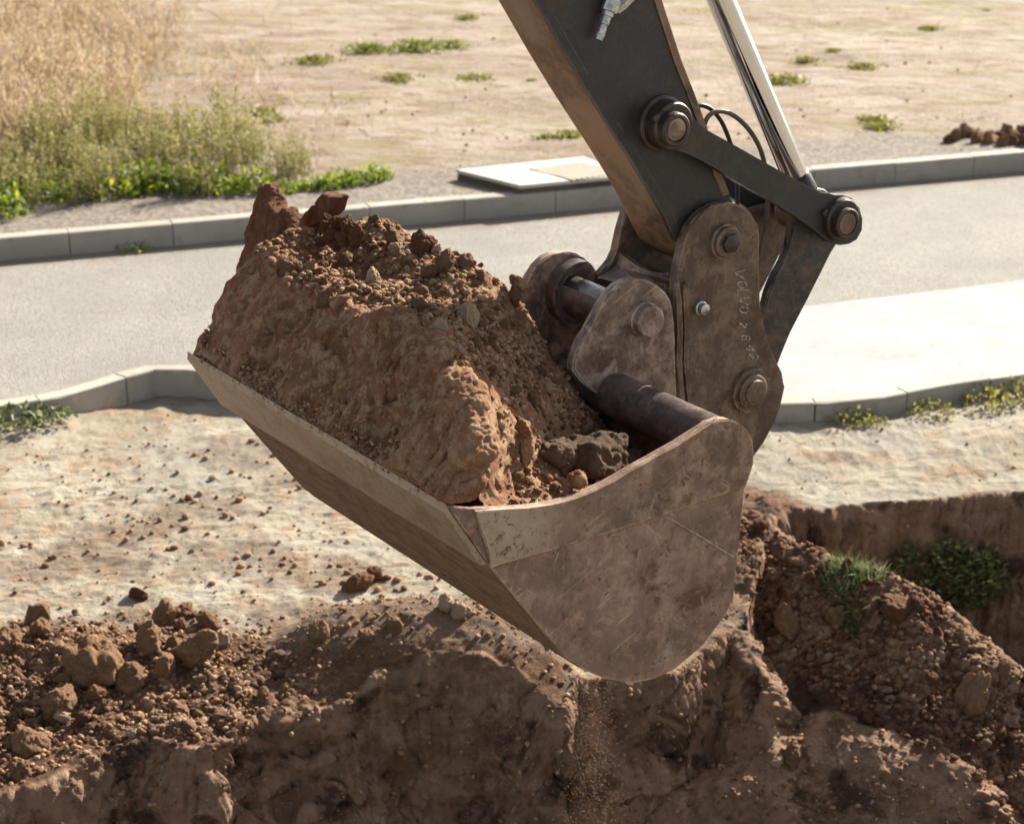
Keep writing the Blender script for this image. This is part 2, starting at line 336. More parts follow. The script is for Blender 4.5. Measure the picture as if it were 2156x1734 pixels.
def lot_mat():
    m = M('dry_dirt_ground')
    red = m.attr('freshly_dug'); wall = m.attr('cut_face')
    n1 = m.noise(1.1, 6, .6, .3); n2 = m.noise(5, 7, .68, .3); n3 = m.noise(34, 6, .75); n4 = m.noise(150, 4, .7)
    c = m.mix(m.rng(n1, .38, .62), (.25, .212, .160), (.325, .29, .232))
    c = m.mix(m.math('MULTIPLY', m.rng(n2, .5, .64), .75), c, (.25, .165, .10))
    c = m.mix(m.rng(m.noise(9, 6, .75, .6, m.mapd((.7, 2.2, 1), (0, 0, .25))), .53, .64, 0, .8), c, (.18, .125, .08))
    c = m.mix(m.rng(m.noise(2.4, 6, .72, 1.0, m.mapd((.55, 4.5, 1), (0, 0, .12))), .585, .635, 0, .8), c, (.135, .092, .062))
    g = m.rng(m.noise(.9, 4, .6, .2, m.mapd((1, 1, 1), (0, 0, 1))), .52, .62)
    c = m.mix(m.math('MULTIPLY', g, .75), c, (.255, .23, .19))
    r = m.mix(m.rng(n2, .38, .62), (.07, .035, .020), (.135, .072, .042)); r = m.mix(m.rng(n3, .5, .65, 0, .5), r, (.22, .135, .085)); r = m.mix(m.rng(m.noise(1.9, 5, .65, .4), .50, .62, 0, .6), r, (.05, .026, .016))  # last mix paints broad dark patches, deepening the shade on dug soil
    wl_ = m.mix(m.rng(n2, .36, .64), (.135, .080, .050), (.265, .168, .112)); wl_ = m.mix(m.rng(n1, .45, .6, 0, .6), wl_, (.29, .168, .108))
    wl_ = m.mix(m.rng(m.noise(7, 6, .7, .5), .57, .66, 0, .7), wl_, (.33, .25, .18))
    wl_ = m.mix(m.rng(m.noise(2.4, 6, .68, .6), .53, .64, 0, .9), wl_, (.045, .026, .017))  # dark patches paint the shade of hollows into the wall colour
    wl_ = m.mix(m.rng(m.noise(28, 6, .75, .5), .55, .66, 0, .7), wl_, (.07, .038, .024)); wl_ = m.mix(m.rng(m.noise(19, 6, .75, .5), .58, .68, 0, .5), wl_, (.36, .24, .16))
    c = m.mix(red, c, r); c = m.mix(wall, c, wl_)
    c = m.mix(m.rng(n4, .6, .7, 0, .45), c, (.12, .085, .055))
    c = m.mix(m.math('MULTIPLY', m.rng(m.noise(60, 3, .6), .69, .73), .7), c, (.42, .35, .27))
    h = m.math('ADD', m.math('MULTIPLY', n2, .7), m.math('ADD', m.math('MULTIPLY', n3, .5), m.math('MULTIPLY', n4, .18)))
    return m.fin(c, .95, 0, m.bump(h, .9, .03), .15)
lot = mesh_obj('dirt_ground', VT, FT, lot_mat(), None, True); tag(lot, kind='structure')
loose_m = np.maximum(sstep(seg_ridge(X, Y, [(1.1, 9.8, 0), (1.6, 8.95, 0), (2.2, 8.5, 0), (3, 8.2, 0)], 1)+.15*fbm(X*3, Y*3, 1., 3), -.62, -.38),
                     sstep(seg_ridge(X, Y, [(-4, 7.75, 0), (-2.2, 7.95, 0), (-1.25, 7.8, 0)], 1)+.2*fbm(X*2.5, Y*2.5, 4., 3), -.68, -.3))
loose_m = np.maximum(loose_m, .8*sstep(seg_ridge(X, Y, [(-.9, 8.3, 0), (-.2, 8.35, 0), (.4, 8.75, 0), (1.1, 9.0, 0)], 1)+.25*fbm(X*3.5, Y*3.5, 6., 3), -.50, -.18))
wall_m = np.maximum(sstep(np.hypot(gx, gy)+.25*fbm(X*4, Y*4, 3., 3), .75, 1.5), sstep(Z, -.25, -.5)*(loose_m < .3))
loose_m = np.maximum(loose_m, sstep(X+.15*fbm(X*3, Y*3, 8., 3), -.95, -1.2)*sstep(Y+.2*fbm(X*2.5, Y*2.5, 4., 3), 8.75, 8.3))
loose_m = np.maximum(loose_m, .7*sstep(Y+.35*fbm(X*1.5, Y*1.5, 9., 3), 9.1, 8.6)*sstep(fbm(X*2.6, Y*2.6, 7., 4), -.12, .12)*(X < 1.2))
loose_m = np.maximum(loose_m, sstep(X, -1.05, -.9)*sstep(X, .35, .2)*sstep(Y, 8.25, 8.0))
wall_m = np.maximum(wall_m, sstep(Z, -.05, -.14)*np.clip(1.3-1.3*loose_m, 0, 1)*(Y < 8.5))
loose_m = np.maximum(loose_m, sstep(Z, -.03, -.12)*(Y < 8.6))
for x_, y_, r_ in ((545, 955, .30), (430, 1065, .2), (255, 1112, .22), (620, 1010, .18), (1800, 975, .10), (520, 1180, .25), (150, 1180, .3), (690, 1210, .25)):
    c_ = at_z(x_, y_); loose_m = np.maximum(loose_m, .45*sstep(r_-np.hypot((X-c_[0])*.6, Y-c_[1])+.22*fbm(X*4, Y*4, 3., 4), .0, .1))
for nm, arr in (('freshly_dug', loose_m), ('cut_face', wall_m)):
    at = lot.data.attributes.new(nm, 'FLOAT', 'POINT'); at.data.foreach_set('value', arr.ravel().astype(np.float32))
# the same ground, out to the horizon, round the worked patch
B = [(-6, 4), (6.02, 4), (6.02, 12.72), (-6, 12.72)]; O_ = [(-250, -250), (250, -250), (250, 12.72), (-250, 12.72)]
vs = [(x, y, -.03) for x, y in O_+[(-250, 4), (250, 4), (-6, 4), (6.02, 4), (-6, 12.72), (6.02, 12.72)]]
og = mesh_obj('surrounding_ground', vs, [np.array([[0, 1, 5, 4], [4, 6, 8, 3], [7, 5, 2, 9]])], lot.data.materials[0], None, False); tag(og, kind='structure')
# under the camera the trench floor's skirt
vs = [(-6, 4, -1.6), (6.02, 4, -1.6), (6.02, 4, .1), (-6, 4, .1)]

# ---- road, kerbs, pavement, field
K0, K1 = at_z(0, 550, ROADZ), at_z(2156, 361, ROADZ)
ke = (K1-K0)/np.linalg.norm(K1-K0); kn = np.array([-ke[1], ke[0], 0])
KF0 = K0-ke*120; KF1 = K1+ke*120
nk_px = [(0, 859), (126, 838), (205, 815), (284, 790), (339, 777), (417, 783), (520, 794), (700, 812), (1000, 830), (1300, 845), (1640, 853), (1740, 851), (1860, 839), (2000, 812), (2156, 790)]
nk = [at_z(x, y, ROADZ) for x, y in nk_px]
dl = nk[0]-nk[1]; dl[2] = 0; dl /= np.linalg.norm(dl); dr = nk[-1]-nk[-2]; dr[2] = 0; dr /= np.linalg.norm(dr)
nk = [nk[0]-ke*60]+[nk[0]-ke*1.0]+nk+[nk[-1]+dr*2, nk[-1]+dr*2+ke*80]
def densify(P, step=.12):
    out = [P[0]]
    for p, q in zip(P[:-1], P[1:]):
        n = max(1, int(min(60, np.linalg.norm(q-p)/step)))
        for i in range(1, n+1): out.append(p+(q-p)*i/n)
    return out
def chaikin(P, it=2):
    for _ in range(it):
        Q = [P[0]]
        for p, q in zip(P[:-1], P[1:]): Q += [p*.75+q*.25, p*.25+q*.75]
        P = Q+[P[-1]]
    return P
def strip(P, Q, name, mat, kind='structure'):
    n = len(P); V = np.array(list(P)+list(Q)); i = np.arange(n-1)
    o = mesh_obj(name, V, np.stack([i, i+1, i+1+n, i+n], -1), mat, None, False); return tag(o, kind=kind)
def road_mat():
    m = M('pale_asphalt')
    n1 = m.noise(1.2, 5, .6); n2 = m.noise(45, 5, .75); n3 = m.voro(130)
    c = m.mix(m.rng(n1, .35, .65), (.258, .237, .206), (.308, .285, .248)); c = m.mix(m.rng(n2, .42, .66, 0, .85), c, (.12, .113, .102)); c = m.mix(m.rng(m.noise(300, 3, .7), .52, .62, 0, .5), c, (.36, .345, .32))
    c = m.mix(m.rng(n3, .5, .25, 0, .5), c, (.34, .325, .30))
    c = m.mix(m.rng(m.noise(2.3, 6, .7, .4), .62, .7, 0, .6), c, (.24, .185, .135)); c = m.mix(m.rng(m.noise(.7, 5, .65, .5), .5, .62, 0, .5), c, (.22, .205, .185))
    dt = m.n('ShaderNodeVectorMath', operation='DOT_PRODUCT'); m.l(m.coord(), dt.inputs[0]); dt.inputs[1].default_value = tuple(kn)
    gd = m.math('ADD', m.math('SUBTRACT', dt.outputs['Value'], float(K0@kn)), m.math('MULTIPLY', m.math('SUBTRACT', m.noise(3.5, 6, .7, .4), .5), .9))
    c = m.mix(m.rng(gd, -.38, -.02, 0, .7), c, (.20, .15, .105))
    c = m.mix(m.rng(m.noise(1.6, 6, .75, .4, m.mapd((.35, 3.2, 1), (0, 0, math.atan2(ke[1], ke[0])))), .58, .68, 0, .45), c, (.21, .165, .12))
    return m.fin(c, .9, 0, m.bump(m.math('ADD', n2, n3), .9, .008), .2)
kp = [KF0+(KF1-KF0)*t for t in np.linspace(0, 1, len(nk))]
# quads between near kerb and far kerb, matched by distance along the kerb
kp = [KF0 + ke*np.clip((p-KF0)@ke, 0, 400) for p in nk]
kp[0] = KF0; kp[-1] = KF1
strip(nk, kp, 'road', road_mat())
def conc_mat(name, c0, c1, dirt, rough=.6):
    m = M(name); n1 = m.noise(2.5, 5, .6); n2 = m.noise(70, 5, .7); n3 = m.noise(7, 6, .7, .4)
    c = m.mix(m.rng(n1, .35, .65), c0, c1); c = m.mix(m.rng(n3, .52, .68, 0, .5), c, dirt); c = m.mix(m.rng(n2, .58, .7, 0, .35), c, tuple(x*.6 for x in c0))
    return m.fin(c, rough, 0, m.bump(n2, .4, .003), .4)
KERB = conc_mat('kerb_concrete', (.27, .245, .205), (.33, .30, .255), (.20, .155, .11), .85)
PAVE = conc_mat('white_concrete', (.245, .245, .25), (.278, .278, .282), (.20, .19, .18), .9)
pv_top = [(1450, 676), (1690, 645), (1900, 620), (2156, 589)]
pt = [at_z(x, y, ROADZ+.004) for x, y in pv_top]; pt = pt+[pt[-1]+ke*60]
pn = nk[nk_px.index((1000, 830))+2:]
q0 = [p+zv*.004 for p in pn]
poly = [at_z(1300, 700, ROADZ+.004)]+pt+q0[::-1]
bm = bmesh.new(); f = bm.faces.new([bm.verts.new(tuple(p)) for p in poly]); bmesh.ops.triangulate(bm, faces=[f])
me = bpy.data.meshes.new('pavement'); bm.to_mesh(me); bm.free()
for p in me.polygons:
    if p.normal.z < 0: p.flip()
tag(link('pavement', me, PAVE), kind='structure')

def kerb_run(name, P, side, zt, zb, width, stone=.78, joint=.007):
    """stones along a path; outer face stands on the path, body lies to `side` of it"""
    P = [np.array(p) for p in P]; D = [0.]
    for p, q in zip(P[:-1], P[1:]): D.append(D[-1]+np.linalg.norm((q-p)[:2]))
    D = np.array(D); PX = np.array(P)
    def at(s):
        p = np.array([np.interp(s, D, PX[:, k]) for k in range(2)])
        q = np.array([np.interp(min(s+.02, D[-1]), D, PX[:, k]) for k in range(2)]); p0 = np.array([np.interp(max(s-.02, 0), D, PX[:, k]) for k in range(2)])
        tn = (q-p0)/np.linalg.norm(q-p0); return p, np.array([-tn[1], tn[0]])*side
    V = []; Fc = []
    s = 0
    c = .012
    prof = [(0, zb), (0, zt-c), (.35*c, zt-.3*c), (c, zt), (width-c, zt), (width, zt-c), (width, zb)]
    while s < D[-1]-.05:
        e = min(s+stone, D[-1]); ss = np.linspace(s+joint/2, e-joint/2, 4); b0 = len(V); jz = random.uniform(-.003, .003)
        for q in ss:
            p, nr = at(q)
            for o, z in prof: V.append((*(p+nr*o), z+(jz if z > zb else 0)))
        k = len(prof)
        for i in range(3):
            for j in range(k-1): Fc.append([b0+i*k+j, b0+(i+1)*k+j, b0+(i+1)*k+j+1, b0+i*k+j+1])
        capn = len(Fc)
        for i in (0, 3):
            for j in range(1, k-2): Fc.append([b0+i*k, b0+i*k+j, b0+i*k+j+1, b0+i*k+j+1])
        s = e
    bm = bmesh.new(); bv = [bm.verts.new(v) for v in V]
    for f in Fc:
        u = list(dict.fromkeys(f))
        try: bm.faces.new([bv[i] for i in u])
        except ValueError: pass
    bmesh.ops.recalc_face_normals(bm, faces=bm.faces)
    me = bpy.data.meshes.new(name); bm.to_mesh(me); bm.free()
    return tag(link(name, me, KERB), kind='structure')
FK = [K0-ke*14, K1+ke*14]
kerb_run('far_kerb', [K0-ke*14.3]+[K0+ke*s for s in np.arange(-13, 24, .5)], 1, FIELDZ+.004, ROADZ-.05, .15)
i0 = 1
kerb_run('near_kerb', [p-kn*0 for p in densify(nk[1:-1])], 1, ROADZ+.008, -.08, .12, .62, .010)

def field_mat():
    m = M('dry_field_soil')
    pos = m.coord()
    dt = m.n('ShaderNodeVectorMath', operation='DOT_PRODUCT'); m.l(pos, dt.inputs[0]); dt.inputs[1].default_value = tuple(kn)
    dist = m.math('SUBTRACT', dt.outputs['Value'], float(K0@kn)+.15)
    st = m.mapd((.8, 1.7, 1), (0, 0, -.2))
    n1 = m.noise(.8, 5, .6, .3, st); n2 = m.noise(2.6, 6, .68, .3, st); n3 = m.noise(22, 6, .72); n4 = m.noise(80, 4, .7)
    c = m.mix(m.rng(n1, .38, .62), (.29, .228, .18), (.37, .305, .252))
    c = m.mix(m.math('MULTIPLY', m.rng(n2, .48, .62), .9), c, (.22, .15, .10))
    c = m.mix(m.rng(m.noise(6.5, 7, .75, .6, st), .53, .66, 0, .75), c, (.20, .14, .095))
    c = m.mix(m.math('MULTIPLY', m.rng(m.noise(1.7, 7, .7, .5, st), .54, .64), .75), c, (.235, .19, .085))
    c = m.mix(m.math('MULTIPLY', m.rng(m.noise(.55, 5, .68, .6, st), .50, .62), m.rng(m.noise(4.5, 6, .75, .5), .44, .58, 0, .75)), c, (.20, .18, .065))
    c = m.mix(m.math('MULTIPLY', m.rng(m.noise(.75, 5, .7, .4, st), .50, .63), m.rng(m.noise(8, 6, .75, .5), .42, .6, 0, .7)), c, (.19, .125, .08))
    c = m.mix(m.rng(n3, .55, .7, 0, .5), c, (.24, .17, .115))
    c = m.mix(m.rng(n4, .66, .71, 0, .6), c, (.6, .53, .45))
    gr = m.mix(m.rng(n3, .4, .6), (.16, .13, .105), (.29, .25, .21)); gr = m.mix(m.rng(n4, .55, .65, 0, .6), gr, (.36, .32, .28))
    wob = m.math('ADD', dist, m.math('MULTIPLY', m.math('SUBTRACT', m.noise(1.3, 4, .6), .5), .9))
    c = m.mix(m.rng(wob, 1.05, .75), c, gr)
    return m.fin(c, .92, 0, m.bump(m.math('ADD', n3, m.math('MULTIPLY', n2, .8)), 1., .05), .2)
def grid_local(us, vs):
    U, Vv = np.meshgrid(us, vs); P = K0[None, None]+ke*U[..., None]+kn*Vv[..., None]
    return U, Vv, P
us = np.concatenate([[-160, -60, -25], np.arange(-8, 22, .09), [40, 90, 180]]); vs_ = np.concatenate([np.arange(.148, 16, .07), [20, 30, 60, 120, 300]])
U, Vv, P = grid_local(us, vs_)
P[..., 2] = FIELDZ-.006+(.05*fbm(U*.35, Vv*.9, 1., 4)+.02*fbm(U*2, Vv*3, 2., 4)+.03*np.maximum(0, fbm(U*.9, Vv*1.6, 7., 4)))*sstep(Vv, .15, 1.2)
ny2, nx2 = U.shape; ix = np.arange(nx2*ny2).reshape(ny2, nx2)
fld = mesh_obj('field', P.reshape(-1, 3), np.stack([ix[:-1, :-1], ix[:-1, 1:], ix[1:, 1:], ix[1:, :-1]], -1).reshape(-1, 4), field_mat()); tag(fld, kind='structure')
def field_z(p):
    u = (p-K0)@ke; v = (p-K0)@kn
    return float(FIELDZ-.006+(.05*fbm(u*.35, v*.9, 1., 4)+.02*fbm(u*2, v*3, 2., 4)+.03*max(0, fbm(u*.9, v*1.6, 7., 4)))*sstep(v, .15, 1.2))

# ================================================================== EXCAVATOR ARM AND BUCKET
def pl(pts, t): return [at_t(x, y, t) for x, y in pts]
arm = empty('excavator_arm', N0, 'dark worn excavator arm reaching down from the top edge with a big soil-filled bucket', 'excavator')
def LP(t, a, b): return wv*t+dv*a+zv*b                 # local to the arm's empty
def bm_obj(name, bm, mat, parent, smooth=True, ang=35):
    bmesh.ops.recalc_face_normals(bm, faces=bm.faces)
    for f in bm.faces: f.smooth = smooth
    if smooth:
        for e in bm.edges:
            if len(e.link_faces) == 2 and e.calc_face_angle(0) > R(ang): e.smooth = False
    me = bpy.data.meshes.new(name); bm.to_mesh(me); bm.free()
    return link(name, me, mat, parent)
def add_plate(bm, ab, t0, t1, bev=.005, seg=2):
    va = [bm.verts.new(tuple(LP(t0, a, b))) for a, b in ab]; vb = [bm.verts.new(tuple(LP(t1, a, b))) for a, b in ab]
    n = len(ab); fs = [bm.faces.new(va), bm.faces.new(vb[::-1])]
    for i in range(n): fs.append(bm.faces.new((va[i], vb[i], vb[(i+1) % n], va[(i+1) % n])))
    if bev:
        es = {e for f in fs[:2] for e in f.edges}
        bmesh.ops.bevel(bm, geom=list(es), offset=bev, segments=seg, affect='EDGES', clamp_overlap=True)
def plate(name, ab, t0, t1, mat, parent, bev=.005):
    bm = bmesh.new(); add_plate(bm, ab, t0, t1, bev)
    bmesh.ops.recalc_face_normals(bm, faces=bm.faces); bmesh.ops.triangulate(bm, faces=[f for f in bm.faces if len(f.verts) > 4])
    return bm_obj(name, bm, mat, parent)
def add_lathe(bm, a, b, prof, n=48):
    """prof: (t, radius) along the lateral axis, closed with caps"""
    rings = []
    for t, r in prof:
        if r <= 1e-5: rings.append([bm.verts.new(tuple(LP(t, a, b)))]); continue
        rings.append([bm.verts.new(tuple(LP(t, a+r*math.cos(2*math.pi*i/n), b+r*math.sin(2*math.pi*i/n)))) for i in range(n)])
    for p, q in zip(rings[:-1], rings[1:]):
        for i in range(n):
            j = (i+1) % n
            if len(p) == 1: bm.faces.new((p[0], q[i], q[j]))
            elif len(q) == 1: bm.faces.new((p[i], p[j], q[0]))
            else: bm.faces.new((p[i], p[j], q[j], q[i]))
def lathe(name, a, b, prof, mat, parent, n=48):
    bm = bmesh.new(); add_lathe(bm, a, b, prof, n); return bm_obj(name, bm, mat, parent)
def drum(t0, t1, r, c=.004): return [(t0, 0), (t0, r-c), (t0+c*.3, r-c*.3), (t0+c, r), (t1-c, r), (t1, r-c), (t1, 0)]
def add_tube(bm, pts, rad, n=10, caps=True):
    pts = [Vector(p) for p in pts]; rings = []; up0 = None
    for i, p in enumerate(pts):
        tn = (pts[min(i+1, len(pts)-1)]-pts[max(i-1, 0)]).normalized()
        if up0 is None: up0 = tn.orthogonal().normalized()
        up0 = (up0-tn*up0.dot(tn)).normalized(); s = tn.cross(up0); r = rad[i] if isinstance(rad, (list, tuple)) else rad
        rings.append([bm.verts.new(p+up0*r*math.cos(2*math.pi*k/n)+s*r*math.sin(2*math.pi*k/n)) for k in range(n)])
    for p, q in zip(rings[:-1], rings[1:]):
        for k in range(n): bm.faces.new((p[k], p[(k+1) % n], q[(k+1) % n], q[k]))
    if caps: bm.faces.new(rings[0][::-1]); bm.faces.new(rings[-1])
def circ(a, b, r, d0, d1, n): return [(a+r*math.cos(R(d0+(d1-d0)*i/n)), b+r*math.sin(R(d0+(d1-d0)*i/n))) for i in range(n+1)]
def smooth_open(P, it=2):
    P = [np.array(p, float) for p in P]
    return chaikin(P, it)

# ---- bucket -------------------------------------------------------
bucket = bpy.data.objects.new('bucket', None); COL.objects.link(bucket); bucket.parent = arm
bucket['label'] = 'rusty wide ditching bucket heaped with brown soil'
outer_px = [(940, 1065), (1026, 1185), (1190, 1385), (1228, 1409), (1270, 1427), (1330, 1438), (1375, 1430), (1420, 1410), (1480, 1360), (1525, 1300), (1545, 1260), (1555, 1150), (1565, 1020), (1575, 990)]
outer = [tuple(p) for p in pl(outer_px, 0)]
ear_c = (1.082, -.052); ear_r = .093
ear = [tuple(p) for p in pl([(1579, 970), (1581, 950), (1578, 925), (1568, 905), (1552, 889), (1530, 881), (1510, 881), (1490, 890)], 0)]
top_px = [(1455, 913), (1420, 935), (1375, 960), (1330, 985), (1280, 1014), (1230, 1038), (1190, 1052), (1150, 1061), (1105, 1067), (1060, 1069), (1000, 1071)]
top = [tuple(p) for p in pl(top_px, 0)]
side_ab = outer+ear+top
PT = .024
for t0 in (0, BW-PT):
    o = plate('side_plate', side_ab, t0, t0+PT, MAT['bucket'], bucket, .004)
# doubler strips along the rims
strip_px = [(997, 1073), (1060, 1068), (1105, 1066), (1150, 1060), (1190, 1051), (1230, 1037), (1280, 1013), (1330, 984), (1420, 934), (1490, 889), (1510, 880), (1530, 880), (1552, 888), (1569, 904), (1579, 925), (1581.5, 950), (1579, 972), (1575, 992), (1565, 1020), (1430, 1066), (1300, 1109), (1150, 1155), (1030, 1191), (1026, 1165), (1020, 1135), (1008, 1110)]
strip_ab = [tuple(p) for p in pl(strip_px, 0)]
o = plate('rim_strip', strip_ab, -.016, -.0005, MAT['bucket_rim'], bucket, .004)
plate('rim_strip', strip_ab, BW+.0005, BW+.016, MAT['bucket_rim'], bucket, .004)
bm = bmesh.new(); q = [np.array(LP(-.002, *at_t(x, y, 0))) for x, y in ((1031, 1192), (1150, 1157), (1300, 1111), (1430, 1068), (1566, 1022))]
q = [q_ + zv*.0015*math.sin(i*2.3) for i, q_ in enumerate(densify(q, .012))]; add_tube(bm, q, [.006+.0015*math.sin(i*1.7) for i in range(len(q))], 8)
bm_obj('weld_seam', bm, MAT['rustweld'], bucket)
bm = bmesh.new(); q = densify([np.array(LP(-.001, *at_t(x, y, 0))) for x, y in ((1412, 1093), (1475, 1130), (1546, 1174))], .01); add_tube(bm, q, [.0035+.001*math.sin(i*2.1) for i in range(len(q))], 6)
bm_obj('weld_seam', bm, MAT['bucket_rim'], bucket)
# curved floor and back, one bent sheet
def arc_fit(ab):
    P = [np.array(p) for p in ab]; return [tuple(p) for p in chaikin(P, 2)]
shell = arc_fit(outer+[tuple(at_t(1579, 968, 0)), tuple(at_t(1580, 940, 0)), tuple(at_t(1572, 915, 0))])
def offset_in(P, d_):
    P = np.array(P); T = np.gradient(P, axis=0); T /= np.linalg.norm(T, axis=1)[:, None]
    return P+np.stack([-T[:, 1], T[:, 0]], 1)*d_
inn = offset_in(shell, .026)
def sheet(name, A, B, t0, t1, mat, parent, nt=2):
    bm = bmesh.new(); n = len(A); rows = []
    for t in np.linspace(t0, t1, nt):
        rows.append(([bm.verts.new(tuple(LP(t, *p))) for p in A], [bm.verts.new(tuple(LP(t, *p))) for p in B]))
    for (a0, b0), (a1, b1) in zip(rows[:-1], rows[1:]):
        for i in range(n-1):
            bm.faces.new((a0[i], a0[i+1], a1[i+1], a1[i])); bm.faces.new((b0[i+1], b0[i], b1[i], b1[i+1]))
        bm.faces.new((a0[0], a1[0], b1[0], b0[0])); bm.faces.new((a1[-1], a0[-1], b0[-1], b1[-1]))
    for a0, b0 in (rows[0], rows[-1]):
        for i in range(n-1): bm.faces.new((a0[i], b0[i], b0[i+1], a0[i+1]))
    return bm_obj(name, bm, mat, parent, True, 30)
k0 = .002
sheet('shell', [tuple(p) for p in offset_in(shell, -.003)], inn, PT+.0005, BW-PT-.0005, MAT['under'], bucket)
# cutting edge: thick wear plate under the front of the floor
u = np.array(outer[1])/np.linalg.norm(outer[1]); nrm_ = np.array([u[1], -u[0]])      # outwards, down-left
if nrm_[1] > 0: nrm_ = -nrm_
Lb = np.linalg.norm(outer[1])*1.0
cut = [(0-.012*u[0], 0-.012*u[1]), tuple(u*.010+nrm_*.018), tuple(u*(Lb-.02)+nrm_*.024), tuple(u*Lb+nrm_*.004), tuple(u*(.02)+nrm_*.0035)]
def plate_n(name, ab, t0, t1, mat, parent, bev, cuts=60, amp=.0):
    bm = bmesh.new(); rows = []
    ts = np.linspace(t0, t1, cuts)
    for t in ts:
        row = []
        for i, (a, b) in enumerate(ab):
            w_ = amp*float(noise3(t*6, i*3.1, .5)) if i in (0, 2) else 0
            row.append(bm.verts.new(tuple(LP(t, a+u[0]*w_, b+u[1]*w_))))
        rows.append(row)
    n = len(ab)
    for p, q in zip(rows[:-1], rows[1:]):
        for i in range(n): bm.faces.new((p[i], p[(i+1) % n], q[(i+1) % n], q[i]))
    bm.faces.new(rows[0][::-1]); bm.faces.new(rows[-1])
    return bm_obj(name, bm, mat, parent, True, 25)
o = plate_n('cutting_edge', cut, -.004, BW+.004, MAT['blade'], bucket, .003, 90, .010); o['label'] = 'pale scoured cutting edge along the front of the bucket'
# cross tube
lathe('cross_tube', ear_c[0], ear_c[1], [(PT+.0005, 0), (PT+.0005, .088), (PT+.03, .079), (BW/2, .078), (BW-PT-.03, .079), (BW-PT-.0005, .088), (BW-PT-.0005, 0)], MAT['tube'], bucket, 56)
# weld fillet lump where tube meets the ear
# lugs
TL = .62
lug_px = [(1207, 781), (1207.5, 764), (1213, 742), (1225, 719), (1238.6, 699.6), (1254, 676), (1269.7, 641), (1279.5, 622), (1300, 601), (1319.6, 593), (1336, 589), (1353, 588), (1369, 592), (1383, 600), (1402, 616), (1413, 633), (1418, 653), (1420, 710), (1421, 766), (1428, 870), (1400, 905), (1340, 880), (1270, 840), (1225, 805)]
lug_ab = [tuple(p) for p in pl(lug_px, TL)]
far_t = 1.045
plate('lug', lug_ab, TL, TL+.042, MAT['lug'], bucket, .006)
plate('lug', lug_ab, far_t, far_t+.042, MAT['lug'], bucket, .006)
pa, pb = at_t(1362, 674, TL-.02)
lathe('bucket_pin', pa, pb, drum(TL+.02, far_t+.09, .054, .006), MAT['pin'], bucket)
lathe('pin_collar', pa, pb, [(TL-.0005, 0), (TL-.0005, .063), (TL-.010, .062), (TL-.014, .057), (TL-.044, .056), (TL-.050, .050), (TL-.050, 0)], MAT['lug'], bucket)
# open sleeve round the far end of the pin
def half_ring(name, a, b, r0, r1, d0, d1, t0, t1, mat, parent, n=28):
    ab = circ(a, b, r1, d0, d1, n)+circ(a, b, r0, d1, d0, n); return plate(name, ab, t0, t1, mat, parent, .003)
half_ring('pin_sleeve', pa, pb, .058, .092, 150, 330, TL+.044, far_t-.001, MAT['tube'], bucket)
half_ring('pin_boss', pa, pb, .092, .118, 75, 330, far_t-.06, far_t-.0008, MAT['tube'], bucket)

# ---- quick coupler ------------------------------------------------
coup = bpy.data.objects.new('quick_coupler', None); COL.objects.link(coup); coup.parent = arm
TC = .668
cp_px = [(1422, 603), (1427, 575), (1430, 558), (1436, 533), (1441, 513), (1447, 492), (1453, 478), (1460, 466), (1471, 453), (1484.5, 443.5), (1500, 434), (1515, 429.5), (1531, 428), (1545, 429), (1556, 431), (1569, 439), (1580, 449), (1589, 460), (1595, 472), (1599.5, 484), (1600.7, 497), (1598, 534), (1598, 581), (1599.5, 637), (1602.6, 655), (1608, 685), (1616, 718), (1628, 749), (1646, 785), (1651, 800), (1651.5, 815), (1650, 835), (1646, 853), (1632, 885), (1608, 930), (1588, 963), (1560, 985), (1500, 940), (1440, 890), (1425, 800), (1420, 700)]
cp_ab = [tuple(p) for p in pl(cp_px, TC)]
o = plate('coupler_plate', cp_ab, TC, TC+.04, MAT['coupler'], coup, .007); front_plate = o
cf = far_t-.005-.04
foot = [tuple(p) for p in pl([(1263, 600), (1262, 579), (1276, 564), (1292, 552)], cf)]
far_ab = foot+[tuple(p) for p in pl([(1299, 530), (1301, 519), (1308, 487), (1317, 449)], cf)]+cp_ab[7:37]+[tuple(p) for p in pl([(1400, 800), (1300, 700)], cf)]
plate('coupler_plate', far_ab, cf, cf+.04, MAT['coupler'], coup, .006)
# saddle web between the plates
t1_, t0_ = cf-.0008, TC+.0408
pf_top, pn_top = at_t(1303, 531, t1_), at_t(1426, 570, t0_)
pf_bot, pn_bot = at_t(1258, 584, t1_), at_t(1395, 622, t0_)
bm = bmesh.new(); rows = []
for k in range(17):
    f = k/16; t = t1_+(t0_-t1_)*f; row = []
    for j in range(9):
        g = j/8
        p = (pf_top*(1-f)+pn_top*f)*(1-g)+(pf_bot*(1-f)+pn_bot*f)*g
        sag = .035*math.sin(math.pi*f)*(1-g); bulge = .03*math.sin(math.pi*g)
        row.append((t, p[0]+bulge, p[1]-sag-.3*bulge))
    rows.append(row)
for off in (0, .03):
    vsx = [[bm.verts.new(tuple(LP(t, a+off, b-.2*off))) for t, a, b in r] for r in rows]
    if off == 0: va_ = vsx
    else: vb_ = vsx
    for p, q in zip(vsx[:-1], vsx[1:]):
        for i in range(8): bm.faces.new((p[i], p[i+1], q[i+1], q[i]))
for p, q in zip(range(16), range(1, 17)):
    bm.faces.new((va_[p][0], va_[q][0], vb_[q][0], vb_[p][0])); bm.faces.new((va_[p][8], va_[q][8], vb_[q][8], vb_[p][8]))
bm_obj('saddle_web', bm, MAT['lug'], coup)
